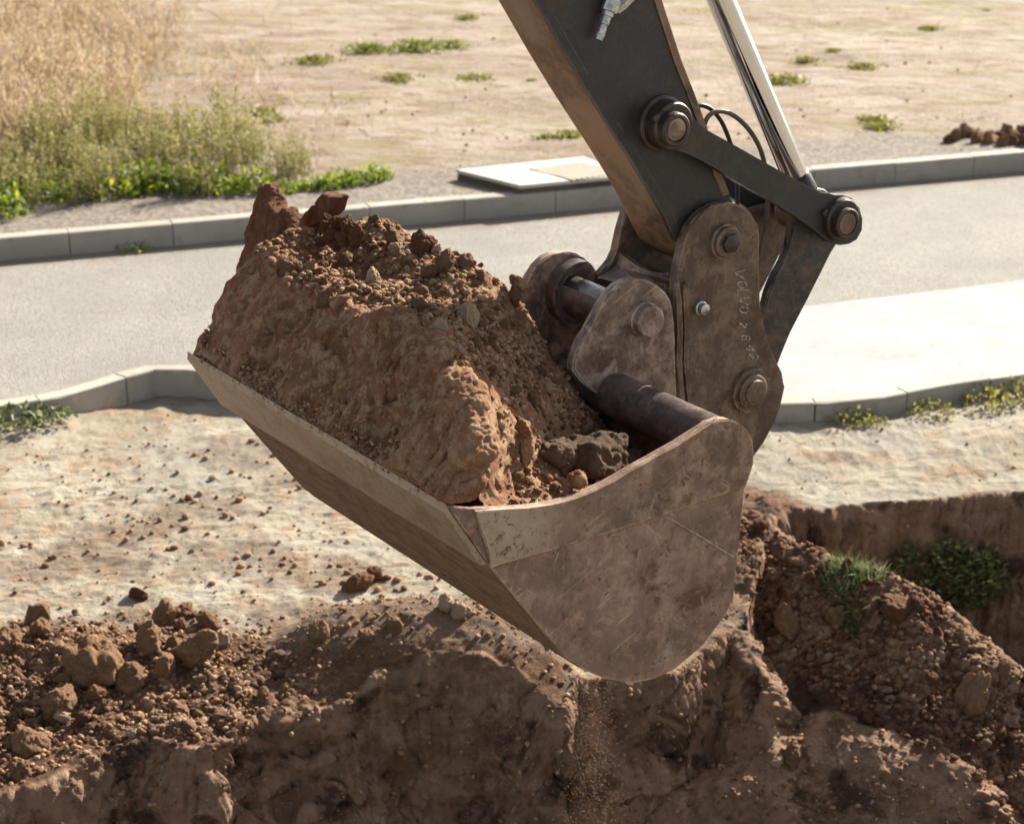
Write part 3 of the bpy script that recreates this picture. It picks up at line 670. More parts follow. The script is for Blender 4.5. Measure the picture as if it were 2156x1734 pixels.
# inner body block below the saddle, closes the coupler
body_px = [(1400, 600), (1440, 590), (1590, 640), (1640, 800), (1600, 920), (1450, 880), (1400, 780)]
plate('coupler_body', [tuple(p) for p in pl(body_px, .72)], TC+.0412, cf-.001, MAT['coupler'], coup, .01)
# ridged guide between lug and plate
for (xa_, xb_, tt) in ((1423, 1436, .652), (1438, 1449, .658)):
    rp = [(xa_, 600), (xb_-4, 590), (xb_, 640), (xb_+2, 700), (xb_, 760), (xb_+12, 900), (xa_+14, 900), (xa_+2, 760), (xa_+4, 700), (xa_+2, 640)]
    plate('guide_ridge', [tuple(p) for p in pl(rp, tt)], tt, TC-.0006, MAT['coupler'], coup, .005)
# pins and bolts in the plate
def at_pin(px, t): return at_t(px[0], px[1], t)
a_, b_ = at_pin((1531, 510), TC-.02); SP = (a_, b_)
lathe('stick_pin', a_, b_, [(TC-.001, 0), (TC-.001, .066), (TC-.012, .064), (TC-.014, .058), (TC-.030, .056), (TC-.034, .051), (TC-.032, 0)], MAT['coupler'], coup)
lathe('pin_bolt', a_, b_, [(TC-.03, 0), (TC-.03, .037), (TC-.050, .036), (TC-.053, .031), (TC-.053, 0)], MAT['boss'], coup, 6)
a_, b_ = at_pin((1585, 824), TC-.025)
bm = bmesh.new()
def rough_disc(bm, a, b, t0, t1, r, amp, n=60, seed=0.):
    pr = [(r*(1+amp*float(fbm(3*math.cos(2*math.pi*i/n), 3*math.sin(2*math.pi*i/n), seed, 3))), 2*math.pi*i/n) for i in range(n)]
    add_plate(bm, [(a+q*math.cos(w_), b+q*math.sin(w_)) for q, w_ in pr], t0, t1, .004)
rough_disc(bm, a_, b_, TC-.018, TC-.0008, .084, .10); bm_obj('pin_washer', bm, MAT['coupler'], coup)
lathe('coupler_pin', a_, b_, [(TC-.017, 0), (TC-.017, .066), (TC-.030, .065), (TC-.034, .060), (TC-.036, .048), (TC-.046, .046), (TC-.048, .040), (TC-.044, 0)], MAT['coupler'], coup)
a_, b_ = at_pin((1480, 650), TC-.02)
lathe('grease_plug', a_, b_, [(TC-.0005, 0), (TC-.0005, .026), (TC-.012, .026), (TC-.015, .021), (TC-.034, .020), (TC-.036, .016), (TC-.036, 0)], MAT['fitting'], coup, 20)
# weld lettering, read downwards
GL = {'V': [[(-.5, 1), (0, 0), (.5, 1)]], 'O': [[(.42*math.cos(k*.4488), .5+.5*math.sin(k*.4488)) for k in range(15)]],
      'L': [[(-.3, 1), (-.3, 0), (.3, 0)]], '2': [[(-.35, .8), (-.1, 1), (.3, .9), (.3, .6), (-.35, 0), (.4, 0)]],
      '8': [[(.3*math.sin(k*.4488), .74+.26*math.cos(k*.4488)) for k in range(15)], [(.36*math.sin(k*.4488), .25+.25*math.cos(k*.4488)) for k in range(15)]],
      '4': [[(.2, 0), (.2, 1), (-.4, .35), (.45, .35)]]}
bm = bmesh.new()
for chx, (px, py), hgt in (('V', (1545, 575), 23), ('O', (1553, 599), 19), ('L', (1552, 615), 24), ('V', (1555, 632), 22), ('O', (1557, 651), 19), ('2', (1557, 683), 15), ('8', (1562, 710), 17), ('4', (1571, 732), 17), ('2', (1576, 750), 20)):
    for stroke in GL[chx]:
        P3 = []
        for gx_, gy_ in stroke:
            # letter up = right, letter right = down
            x_ = px+gy_*hgt-gx_*1.5; y_ = py+gx_*hgt*.8+gy_*2.5
            a, b = at_t(x_, y_, TC-.002); P3.append(np.array(LP(TC-.002, a, b)))
        Q = [P3[0]]
        for p, q in zip(P3[:-1], P3[1:]):
            m_ = max(2, int(np.linalg.norm(q-p)/.003))
            for i in range(1, m_+1): Q.append(p+(q-p)*i/m_)
        # a broken, beaded weld
        run = []
        for i, p in enumerate(Q):
            if random.random() < .14 and len(run) > 1:
                add_tube(bm, run, [  .0026*(.7+.6*random.random()) for _ in run], 6); run = []
            else: run.append(p+wv*random.uniform(-.0006, .0006)+zv*random.uniform(-.0006, .0006))
        if len(run) > 1: add_tube(bm, run, [  .0026*(.7+.6*random.random()) for _ in run], 6)
o = bm_obj('weld_lettering', bm, MAT['weld'], coup)

# ---- stick --------------------------------------------------------
TS0, TS1 = .716, .974
st_l = [(563, -990), (1132, 0), (1165, 58), (1198, 117), (1250, 205), (1300, 284), (1334, 337), (1368, 393), (1400, 450), (1425, 505), (1437, 535)]
st_r = [(1470, 560), (1520, 570), (1560, 550), (1572, 510), (1560, 470), (1543, 424), (1531, 410), (1512, 365), (1500, 328), (1482, 270), (1462, 215), (1428, 128), (1386, 0), (1053, -990)]
st_ab = [tuple(p) for p in pl(st_l+st_r, TS0)]
bm = bmesh.new(); add_plate(bm, st_ab, TS0, TS1, .006, 2)
bmesh.ops.recalc_face_normals(bm, faces=bm.faces)
stick = bm_obj('stick', bm, MAT['paint'], arm); stick['label'] = 'dark grey stick with a mud-brown underside'
stick.data.materials.append(MAT['mudpaint'])
for p in stick.data.polygons:
    n_ = np.array(p.normal)
    if n_@dv < -.45 and abs(n_@wv) < .6: p.material_index = 1
# near-side lip plate standing a little proud of the underside
lip_ab = [tuple(p) for p in pl([(x-5, y+2) for x, y in st_l[:-1]], TS0)]+[tuple(p) for p in pl([(x+14, y-4) for x, y in st_l[:-1]][::-1], TS0)]
plate('stick_flange', lip_ab, TS0-.006, TS0+.018, MAT['paint'], stick, .004)
back_ab = [tuple(p) for p in pl([(x+5, y-1) for x, y in st_r[6:]], TS0)]+[tuple(p) for p in pl([(x-9, y+3) for x, y in st_r[6:]][::-1], TS0)]
plate('stick_flange', back_ab, TS0-.005, TS0+.016, MAT['mudpaint'], stick, .004)
# pivot boss
a_, b_ = at_t(1410, 264, TS0-.05); PA = (a_, b_)
lathe('pivot_boss', a_, b_, [(TS0-.0005, 0), (TS0-.0005, .098), (TS0-.012, .096), (TS0-.018, .086), (TS0-.072, .083), (TS0-.078, .078), (TS0-.078, 0)], MAT['boss'], stick)
aa, bb = at_t(1427, 274, TS0-.115)
lathe('pivot_pin', aa, bb, [(TS0-.0785, 0), (TS0-.0785, .060), (TS0-.108, .058), (TS0-.113, .053), (TS0-.113, .044), (TS0-.106, .041), (TS0-.105, 0)], MAT['boss'], stick)
lathe('pivot_pin_face', aa, bb, [(TS0-.1052, 0), (TS0-.1052, .0385), (TS0-.110, .037), (TS0-.112, .03), (TS0-.112, 0)], MAT['lug'], stick)
aa, bb = at_t(1381.5, 249, TS0-.085)
lathe('boss_bolt', aa, bb, drum(TS0-.094, TS0-.0782, .013, .003), MAT['boss'], stick, 14)
# hydraulic fitting on the side of the stick
bm = bmesh.new()
def axis_lathe(bm, p0, p1, prof, n=6):
    p0, p1 = np.array(p0), np.array(p1); tn = (p1-p0)/np.linalg.norm(p1-p0); Lx = np.linalg.norm(p1-p0)
    q = Vector(tn).orthogonal().normalized(); s = Vector(tn).cross(q); rings = []
    for f, r in prof:
        c = Vector(p0+tn*Lx*f); rings.append([bm.verts.new(c+q*r*math.cos(2*math.pi*k/n)+s*r*math.sin(2*math.pi*k/n)) for k in range(n)])
    for p, q_ in zip(rings[:-1], rings[1:]):
        for k in range(n): bm.faces.new((p[k], p[(k+1) % n], q_[(k+1) % n], q_[k]))
    bm.faces.new(rings[0][::-1]); bm.faces.new(rings[-1])
tf = TS0-.032
fa, fb = LP(tf, *at_t(1260, 84, tf)), LP(tf, *at_t(1312, -60, tf))
axis_lathe(bm, fa, fb, [(0, .014), (.16, .015), (.17, .013), (.22, .013), (.23, .016), (.34, .016), (.35, .020), (.36, .020), (.40, .021), (1, .021)], 16)
axis_lathe(bm, fa+(fb-fa)*.41, fa+(fb-fa)*.60, [(0, .026), (.06, .029), (.94, .029), (1, .026)], 6)
axis_lathe(bm, fa+(fb-fa)*.05, fa+(fb-fa)*.10, [(0, .0155), (1, .0155)], 12)
axis_lathe(bm, LP(tf, *at_t(1296, 24, tf)), LP(tf, *at_t(1350, -30, tf)), [(0, .016), (.2, .02), (1, .02)], 6)
bm_obj('hose_fitting', bm, MAT['fitting'], stick, True, 25)
bm = bmesh.new()
add_tube(bm, [LP(tf, *at_t(x, y, tf)) for x, y in ((1312, -55), (1322, -120), (1300, -260), (1240, -420), (1120, -700))], .019, 12); bm_obj('hydraulic_hose', bm, MAT['rubber'], stick)

# ---- links, rod, hoses -------------------------------------------
TA = .655
bar_px = [(1420, 215), (1445, 230), (1463, 256), (1483, 275), (1559, 313), (1635.5, 356), (1711.7, 397), (1728, 405), (1742, 410), (1758, 411), (1775, 411), (1795, 418), (1811, 437), (1818, 462), (1817, 485), (1806, 505), (1790, 514), (1770, 517), (1747, 511), (1711.7, 481), (1635.5, 430), (1559, 387), (1483, 341), (1450, 325), (1425, 318), (1395, 300), (1385, 265), (1395, 230)]
bar_ab = [tuple(p) for p in pl(bar_px, TA)]
PBx = at_t(1768, 461, TA)
def link_arm(t0, t1):
    o = plate('link_arm', bar_ab, t0, t1, MAT['paint'], arm, .006); return o
la = link_arm(TA, TA+.04); link_arm(1.02, 1.06)
ea, eb = at_t(1785, 471, TA-.05)
lathe('link_boss', PBx[0], PBx[1], [(TA-.0006, 0), (TA-.0006, .082), (TA-.02, .080), (TA-.026, .074), (TA-.026, 0)], MAT['boss'], la)
lathe('link_pin', ea, eb, [(TA-.0262, 0), (TA-.0262, .058), (TA-.050, .057), (TA-.054, .053), (TA-.054, .045), (TA-.048, .042), (TA-.047, 0)], MAT['boss'], la)
lathe('link_pin_face', ea, eb, [(TA-.0472, 0), (TA-.0472, .040), (TA-.051, .038), (TA-.051, 0)], MAT['coupler'], la)
aa, bb = at_t(1738, 449, TA-.01)
lathe('link_bolt', aa, bb, drum(TA-.016, TA-.0005, .014, .003), MAT['boss'], la, 14)
# lower links down to the coupler
low_px = [(1668, 470), (1720, 455), (1770, 470), (1770, 500), (1745, 530), (1700, 625), (1662, 698), (1640, 745), (1625, 800), (1595, 850), (1560, 830), (1588, 740), (1603, 680), (1618, 612), (1634, 580), (1650, 552), (1664, 520)]
low_ab = [tuple(p) for p in pl(low_px, .74)]
plate('bucket_link', low_ab, .735, .775, MAT['wornpaint'], arm, .006)
plate('bucket_link', low_ab, .978, 1.012, MAT['coupler'], arm, .006)
lathe('link_shaft', PBx[0], PBx[1], drum(TA+.041, 1.0195, .05, .004), MAT['boss'], arm)
cyl = bpy.data.objects.new('bucket_cylinder', None); COL.objects.link(cyl); cyl.parent = arm
TR = .81
r_top, r_bot = LP(TR, *at_t(1098, -1000, TR)), LP(TR, *at_t(1672, 365, TR))
bm = bmesh.new(); axis_lathe(bm, r_top, r_bot, [(0, .0485), (1, .0485)], 48); bm_obj('chrome_rod', bm, MAT['chrome'], cyl)
bm = bmesh.new(); dn = (r_bot-r_top)/np.linalg.norm(r_bot-r_top)
axis_lathe(bm, r_bot+dn*.001, r_bot+dn*.11, [(0, .040), (.1, .052), (.3, .056), (.8, .06), (1, .05)], 32); bm_obj('rod_collar', bm, MAT['rubber'], cyl)
lathe('rod_eye', PBx[0], PBx[1], drum(.78, .925, .088, .008), MAT['coupler'], cyl)
TH = .87
def hose(px, t0, t1, r, mat):
    n = len(px); P3 = [np.array(LP(t0+(t1-t0)*i/(n-1), *at_t(x, y, t0+(t1-t0)*i/(n-1)))) for i, (x, y) in enumerate(px)]
    bm = bmesh.new(); add_tube(bm, chaikin(P3, 3), r, 12); return bm_obj('hose', bm, mat, arm)
hose([(1478, 330), (1480, 280), (1484, 258), (1492, 243), (1508, 234), (1530, 235), (1556, 250), (1582, 278), (1601, 312), (1611, 348), (1616, 385), (1617, 425), (1616, 455), (1607, 500), (1598, 545), (1592, 600)], .84, .80, .0088, MAT['dustyhose'])
hose([(1452, 300), (1458, 240), (1466, 224), (1480, 221), (1497, 229), (1516, 249), (1531, 280), (1544, 320), (1551, 365), (1553, 410), (1551, 455), (1549, 500)], .88, .86, .0085, MAT['rubber'])

# ================================================================== CLODS
def ico(sub):
    bm = bmesh.new(); bmesh.ops.create_icosphere(bm, subdivisions=sub, radius=1)
    V = np.array([v.co for v in bm.verts]); Fc = np.array([[v.index for v in f.verts] for f in bm.faces]); bm.free(); return V, Fc
def rock_verts(V, seed, planes=9, flat=.85, rough=.10, aniso=(1, 1, 1), fine=.03):
    g = np.random.default_rng(seed); D = g.normal(size=(planes, 3)); D /= np.linalg.norm(D, axis=1)[:, None]
    dist = g.uniform(.55, .95, planes); n = V/np.linalg.norm(V, axis=1)[:, None]
    dots = n@D.T; r = np.where(dots > .05, dist/np.maximum(dots, .05), 9).min(1); r = np.minimum(r, 1.05)
    r = flat*r+(1-flat)*.9
    s = g.uniform(0, 50)
    r = r*(1+rough*fbm(n[:, 0]*1.8+s, n[:, 1]*1.8, n[:, 2]*1.8, 4))+fine*fbm(n[:, 0]*7+s, n[:, 1]*7, n[:, 2]*7, 3)
    return n*r[:, None]*np.array(aniso)
V4, F4 = ico(4); V5, F5 = ico(5); V3, F3 = ico(3); V2, F2 = ico(2)
def rotm(g):
    q = g.normal(size=4); q /= np.linalg.norm(q); return np.array(Quaternion(q).to_matrix())
clod_me = []
for k in range(10):
    ang = k % 3 == 0
    Vr = rock_verts(V5, 100+k, 9 if ang else 12, .93 if ang else .8, .22 if ang else .34, (1, .82+.03*k % .2, .74), .07); n_r = V5+k*3.
    Vr = Vr*(1+.075*billow(n_r[:, 0]*5, n_r[:, 1]*5, n_r[:, 2]*5, 4, .6)-.05*sstep(fbm(n_r[:, 0]*4, n_r[:, 1]*4, n_r[:, 2]*4, 3), .1, .35))[:, None]
    o = mesh_obj('clod_source', Vr, F5); me_ = o.data; bpy.data.objects.remove(o); clod_me.append(me_)
def clod_copy(name, p, size, mat, label, cat, group, k=None, rot=None, sc3=(1, 1, 1)):
    k = int(rng.integers(len(clod_me))) if k is None else k
    key = (k, mat.name)
    if key not in clod_copy.c:
        me_ = clod_me[k].copy(); me_.materials.clear(); me_.materials.append(mat); me_.name = 'clod'; clod_copy.c[key] = me_
    o = bpy.data.objects.new(name, clod_copy.c[key]); COL.objects.link(o); o.location = tuple(p)
    o.scale = tuple(size*np.array(sc3)); o.rotation_euler = rot or tuple(rng.uniform(0, 6.28, 3)); return tag(o, label, cat, group)
clod_copy.c = {}
def crumbs(name, P, S, mat, label, cat, base=2, seed=5):
    g = np.random.default_rng(seed); BV, BF = (V2, F2) if base == 2 else ico(1)
    var = [rock_verts(BV, 300+i, 8, .7, .3, (1, .85, .75), .08) for i in range(12)]
    VV = []; FF = []; n = len(BV)
    for i, (p, s) in enumerate(zip(P, S)): VV.append(var[i % 12]@rotm(g).T*s*np.array([1, 1, .8])+p); FF.append(BF+i*n)
    o = mesh_obj(name, np.concatenate(VV), np.concatenate(FF), mat); at = o.data.attributes.new('shade', 'FLOAT', 'POINT'); at.data.foreach_set('value', np.repeat(g.random(len(P)), n).astype(np.float32)); return tag(o, label, cat, None, 'stuff')

# ---- the load in the bucket --------------------------------------
cps = [  # photo x, y and how far behind the cutting edge that bit of soil lies
 (400,745,0.000),(490,800,0.000),(580,856,0.000),(670,908,0.000),(760,960,0.000),(860,1015,0.000),(935,1062,0.000),
 (425,700,0.044),(455,655,0.089),(500,600,0.148),(520,560,0.200),(540,530,0.252),
 (600,610,0.207),(700,650,0.222),(800,685,0.229),(880,700,0.229),(940,740,0.222),(985,775,0.192),
 (560,720,0.111),(700,790,0.118),(840,850,0.126),(930,920,0.118),(980,990,0.074),
 (600,540,0.470),(660,515,0.550),(740,505,0.630),(830,515,0.690),(900,532,0.750),(980,552,0.810),(1050,598,0.820),(1105,650,0.860),(1140,715,0.900),(1185,770,0.950),
 (700,580,0.490),(800,600,0.530),(900,625,0.520),(980,670,0.550),(1060,720,0.660),(1120,760,0.780),(1000,720,0.440),
 (1020,790,0.360),(1060,800,0.480),(1120,820,0.640),(1180,830,0.820),(1040,870,0.340),(1090,890,0.440),(1140,890,0.600),(1190,880,0.780),
 (1110,970,0.440),(1180,985,0.680),(1250,965,0.920),(1330,950,1.040)]
CP = np.array([[*at_a(x, y, a), a] for x, y, a in cps])           # t, b, a
CPx = np.stack([CP[:, 0], CP[:, 2]], 1); CPv = CP[:, 1]
extra = [(.0, .0, -.01), (.02, .12, -.03), (.02, .2, -.06), (.02, .36, -.09), (.02, .5, -.11), (.02, .68, -.12), (.02, .85, -.12), (.02, 1.0, -.1), (.12, .18, .02), (.14, .28, -.01), (.15, .42, -.06), (.15, .6, -.12), (.15, .8, -.14), (BW, .45, .42), (BW, .7, .42), (BW, .95, .25), (BW, 1.1, .05), (1.35, 1.06, -.05), (1.2, 1.04, -.08), (1.0, 1.04, -.12), (.8, 1.04, -.16), (.6, 1.05, -.2), (.4, 1.08, -.25), (.2, 1.1, -.25)]
CPx = np.concatenate([CPx, [(t, a) for t, a, b in extra]]); CPv = np.concatenate([CPv, [b for t, a, b in extra]])
def tps_k(r): return np.where(r > 1e-9, r*r*np.log(np.maximum(r, 1e-9)), 0)
n_ = len(CPx); Kk = tps_k(np.linalg.norm(CPx[:, None]-CPx[None], axis=2))+np.eye(n_)*.004
Pm = np.concatenate([np.ones((n_, 1)), CPx], 1); A_ = np.block([[Kk, Pm], [Pm.T, np.zeros((3, 3))]])
sol = np.linalg.solve(A_, np.concatenate([CPv, np.zeros(3)]))
def heap(t, a, fine=True):
    t = np.asarray(t, float); a = np.asarray(a, float); sh = t.shape
    q = np.stack([t.ravel(), a.ravel()], 1); r = np.linalg.norm(q[:, None]-CPx[None], axis=2)
    b = (tps_k(r)@sol[:n_]+sol[n_]+q@sol[n_+1:]).reshape(sh)
    if fine:
        front = sstep(a, .27, .18)
        b = b+(1-front)*(.030*fbm(t*7, a*7, 2., 4)+.028*billow(t*16, a*16, 3., 3))+front*sstep(a, .0, .05)*(.020*fbm(t*9, a*9, 5., 4)+.012*billow(t*25, a*25, 3., 2))
    return b
ta = np.linspace(.03, BW-.03, 330); av = np.concatenate([np.linspace(-.005, .36, 130), np.linspace(.363, 1.12, 170)])
T_, A2 = np.meshgrid(ta, av); B2 = np.concatenate([heap(T_[i:i+20], A2[i:i+20]) for i in range(0, len(av), 20)])
# crusty pits in the cut front face, pushed out along its normal
gya, gxa = np.gradient(B2, av, ta); nl = np.sqrt(gxa**2+gya**2+1)
frontm = sstep(A2, .28, .19)*sstep(A2, .0, .04)
def sdist(px_, py_, poly):
    P = np.array(poly); Q = np.roll(P, -1, 0); best = np.full(np.shape(px_), 9.); ins = np.zeros(np.shape(px_), bool)
    for (x0, y0), (x1, y1) in zip(P, Q):
        ex, ey = x1-x0, y1-y0; k = np.clip(((px_-x0)*ex+(py_-y0)*ey)/(ex*ex+ey*ey+1e-12), 0, 1); best = np.minimum(best, np.hypot(px_-x0-k*ex, py_-y0-k*ey))
        c_ = ((y0 > py_) != (y1 > py_)) & (px_ < ex*(py_-y0)/(ey+1e-12)+x0); ins ^= c_
    return np.where(ins, best, -best)
def heap_hit(x, y, lo=.0, hi=1.12):
    av_ = np.linspace(lo, hi, 200); tb = np.array([at_a(x, y, a) for a in av_]); h = heap(np.clip(tb[:, 0], 0, BW), av_)
    ok = (tb[:, 1] < h) & (tb[:, 0] > -.05); i = int(np.argmax(ok)) if ok.any() else len(av_)-1
    return tb[i, 0], av_[i], h[i]
def ta_poly(px): return [heap_hit(x, y)[:2] for x, y in px]
wob = .016*fbm(T_*14, A2*14, 8., 4)+.006*fbm(T_*50, A2*50, 3., 2)
relief = 0*T_
for px_, th in (([(700, 640), (745, 632), (768, 660), (752, 705), (720, 700)], .03), ([(560, 600), (610, 585), (640, 640), (600, 700), (560, 680)], .016), ([(640, 700), (700, 690), (730, 760), (690, 810), (650, 770)], .018), ([(520, 690), (570, 700), (560, 760), (520, 760)], .014)):
    relief = np.maximum(relief, th*sstep(sdist(T_, A2, ta_poly(px_))+wob*1.6, -.004, .016)*(1+.5*fbm(T_*9, A2*9, 1., 3)))
dd = relief+frontm*(.024*fbm(T_*8, A2*8, B2*8+4, 4)+.010*fbm(T_*34, A2*20, 4., 3)-.020*sstep(fbm(T_*15, A2*9, B2*9, 3), .10, .35))+(1-frontm)*.008*fbm(T_*30, A2*30, B2*30, 2)*sstep(A2, 0, .05)
VL = loc(0, 0, 0)+wv*(T_-gxa/nl*dd)[..., None]+dv*(A2-gya/nl*dd)[..., None]+zv*(B2+dd/nl)[..., None]
nyh, nxh = T_.shape; ih = np.arange(nyh*nxh).reshape(nyh, nxh)
load = mesh_obj('soil_load', VL.reshape(-1, 3), np.stack([ih[:-1, :-1], ih[:-1, 1:], ih[1:, 1:], ih[1:, :-1]], -1).reshape(-1, 4), MAT['load'], None, True, N0)
tag(load, 'heap of brown soil filling the excavator bucket, cut smooth along its front', 'soil heap')
def heap_hit(x, y, lo=.0, hi=1.12):
    av_ = np.linspace(lo, hi, 160); tb = np.array([at_a(x, y, a) for a in av_]); h = heap(np.clip(tb[:, 0], 0, BW), av_)
    ok = (tb[:, 1] < h) & (tb[:, 0] > -.05)
    i = int(np.argmax(ok)) if ok.any() else len(av_)-1
    return tb[i, 0], av_[i], h[i]
def slab(name, px, py, size, aniso, rot, mat, label, cat, seed, off=(0, 0, 0), planes=9, rough=.16, a=None, base=None):
    Vb, Fb = base or (V5, F5); Vr = rock_verts(Vb, seed, planes, .93, rough, aniso, .045)*size
    Vr = Vr+.012*size*0
    M3 = np.array(Matrix.Rotation(R(rot[2]), 3, 'Z') @ Matrix.Rotation(R(rot[1]), 3, 'Y') @ Matrix.Rotation(R(rot[0]), 3, 'X'))
    Bs = np.stack([wv, dv, zv], 1)
    if a is None: t, a, b = heap_hit(px, py)
    else: t, b = at_a(px, py, a)
    p = loc(t, a, b)+Bs@np.array(off)
    return tag(crumble(mesh_obj(name, (Vr@M3.T)@Bs.T+p, Fb, mat, None, True, p), max(.004, size*.045), size*(.02 if mat is MAT['stone'] else .085), .12/size, .5), label, cat)
S = MAT
def at_lean(x, y, a0, lean):
    nn = dv-lean*zv; r = ray(x, y); q = cam+r*((a0-(cam-N0)@nn)/(r@nn))-N0; return q@wv, q[2]
def crumble(o, vox, amp, sc_=1., pits=1.):
    md = o.modifiers.new('r', 'REMESH'); md.mode = 'VOXEL'; md.voxel_size = vox
    dg = bpy.context.evaluated_depsgraph_get(); me2 = bpy.data.meshes.new_from_object(o.evaluated_get(dg)); o.modifiers.clear(); mats = list(o.data.materials); old = o.data; o.data = me2; bpy.data.meshes.remove(old)
    if not me2.materials:
        for m_ in mats: me2.materials.append(m_)
    n = len(me2.vertices); V = np.zeros(n*3, np.float32); me2.vertices.foreach_get('co', V); V = V.reshape(-1, 3).astype(float); Nn = np.zeros(n*3, np.float32); me2.vertex_normals.foreach_get('vector', Nn); Nn = Nn.reshape(-1, 3)
    q = (V+np.array(o.location))*sc_; x, y, z = q.T
    cell = .55*np.abs(noise3(x*14, y*14, z*14))+.35*np.abs(noise3(x*31, y*31, z*31))
    d_ = amp*(1.2*fbm(x*11, y*11, z*11, 5, .62)+.8*cell+.8*billow(x*52, y*52, z*52, 2, .6)-1.3*pits*sstep(fbm(x*17, y*17, z*17, 3), .12, .34))
    V += Nn*d_[:, None]; me2.vertices.foreach_set('co', V.astype(np.float32).ravel()); me2.polygons.foreach_set('use_smooth', np.ones(len(me2.polygons), bool)); me2.update(); return o
def poly_slab(name, px, a, th, mat, label, cat, lean=0., cell=.004, edge=.016, rough=1., crumb=1.):
    pg = np.array([at_lean(x, y, a, lean) for x, y in px]); lo, hi = pg.min(0)-.01, pg.max(0)+.01
    tt_, bb_ = np.meshgrid(np.arange(lo[0], hi[0], cell), np.arange(lo[1], hi[1], cell)); sd = sdist(tt_, bb_, pg)+.011*min(1, crumb+.1)*fbm(tt_*20, bb_*20, a*9, 4, .6)
    h = th*.5*np.clip(sd/edge, 0, 1)**.4; ok = sd > 0; V = []; Fq = []; off = 0; base = a+lean*bb_
    for sg in (-1, 1):
        aa = base+sg*(h+ok*(h > .004)*rough*(.020*fbm(tt_*9, bb_*9, sg*5.+a, 5, .55)+.010*np.abs(noise3(tt_*26, bb_*9, sg*3.))-.024*sstep(np.abs(noise3(tt_*13+bb_*4, bb_*3, 2.)), .05, .0)))
        V.append((N0+wv*tt_[..., None]+dv*aa[..., None]+zv*bb_[..., None]).reshape(-1, 3)); r_, c_ = tt_.shape; ii = np.arange(r_*c_).reshape(r_, c_)+off; off += r_*c_
        f4 = np.stack([ii[:-1, :-1], ii[:-1, 1:], ii[1:, 1:], ii[1:, :-1]], -1); k = ok[:-1, :-1] & ok[:-1, 1:] & ok[1:, 1:] & ok[1:, :-1]; Fq.append(f4[k] if sg < 0 else f4[k][:, ::-1])
    nn_ = r_*c_; fr = Fq[0]; eds = np.concatenate([fr[:, [0, 1]], fr[:, [1, 2]], fr[:, [2, 3]], fr[:, [3, 0]]]); key = np.sort(eds, 1); key = key[:, 0]*nn_+key[:, 1]
    _u, _i, _c = np.unique(key, return_index=True, return_counts=True); be = eds[_i[_c == 1]]; Fq.append(np.stack([be[:, 1], be[:, 0], be[:, 0]+nn_, be[:, 1]+nn_], -1))
    V = np.concatenate(V); Fq = np.concatenate(Fq); used, inv = np.unique(Fq, return_inverse=True); o0 = V[used].mean(0)
    o = mesh_obj(name, V[used], inv.reshape(Fq.shape), mat, None, True, o0); return tag(crumble(o, .0045, .012*crumb, 1., .0), label, cat)
poly_slab('earth_slab', [(514, 575), (528, 525), (542, 472), (551, 446), (556, 424), (561, 400), (566, 384), (573, 390), (578, 412), (586, 434), (595, 444), (600, 466), (606, 505), (608, 575)], .40, .085, S['redclod'], 'tall pointed red earth slab standing upright at the far left end of the load', 'earth slab', .06, .004, .008, 1., .55)
poly_slab('earth_slab', [(600, 450), (606, 434), (613, 452), (622, 470), (634, 488), (644, 525), (640, 575), (604, 575)], .425, .07, S['redclod'], 'narrower red earth slab standing close against the tall pointed slab on the load', 'earth slab', .05, .004, .008, 1., .55)
poly_slab('earth_slab', [(626, 505), (638, 472), (655, 447), (675, 428), (692, 402), (704, 408), (722, 412), (711, 440), (690, 463), (672, 482), (660, 520)], .52, .075, S['redclod'], 'thin tilted red earth slab sticking up behind the tall pointed slab', 'earth slab', .2, .004, .008, 1., .55)
poly_slab('earth_slab', [(962, 770), (975, 782), (990, 806), (1005, 850), (1018, 900), (1031, 950), (1026, 968), (1010, 985), (1004, 1020), (990, 1050), (965, 1060), (935, 1040), (895, 1000), (850, 985), (842, 965), (872, 925), (912, 862), (938, 808)], .025, .10, S['cutsoil'], 'large pale wedge of cut earth leaning out at the near end of the load', 'earth slab', .42, .004, .02, 1.2)
poly_slab('earth_slab', [(756, 700), (768, 668), (790, 652), (822, 640), (850, 655), (872, 672), (890, 692), (925, 712), (944, 742), (935, 790), (920, 850), (880, 905), (830, 880), (800, 820), (772, 760)], .06, .09, S['load'], 'broken crest block of cut earth along the front of the load', 'earth slab', .46, .004, .018, 1.3)
poly_slab('earth_slab', [(722, 668), (735, 645), (762, 640), (772, 662), (764, 700), (735, 705)], .085, .07, S['load'], 'small broken earth block left of the crest block on the load', 'earth slab', .46, .004, .016, 1.2)
for x, y, r_ in ((668, 492, 17), (690, 478, 19), (712, 470, 20), (735, 476, 21), (752, 490, 17), (700, 498, 22), (724, 500, 22), (746, 508, 15), (676, 512, 15), (652, 518, 17), (640, 505, 13), (708, 520, 13), (660, 500, 12), (728, 462, 12), (690, 462, 13), (634, 530, 14), (652, 534, 12)):
    a = .47+.001*(530-y); t, b = at_a(x, y, a); s = r_*((loc(t, a, b)-cam)@fw)/F*1.12
    clod_copy('earth_clod', loc(t, a, b), s, MAT['redclod'], 'dark red clod in the crumbling cluster below the thin tilted slab on the load', 'earth clod', 'red clods clustered by the tilted slab')
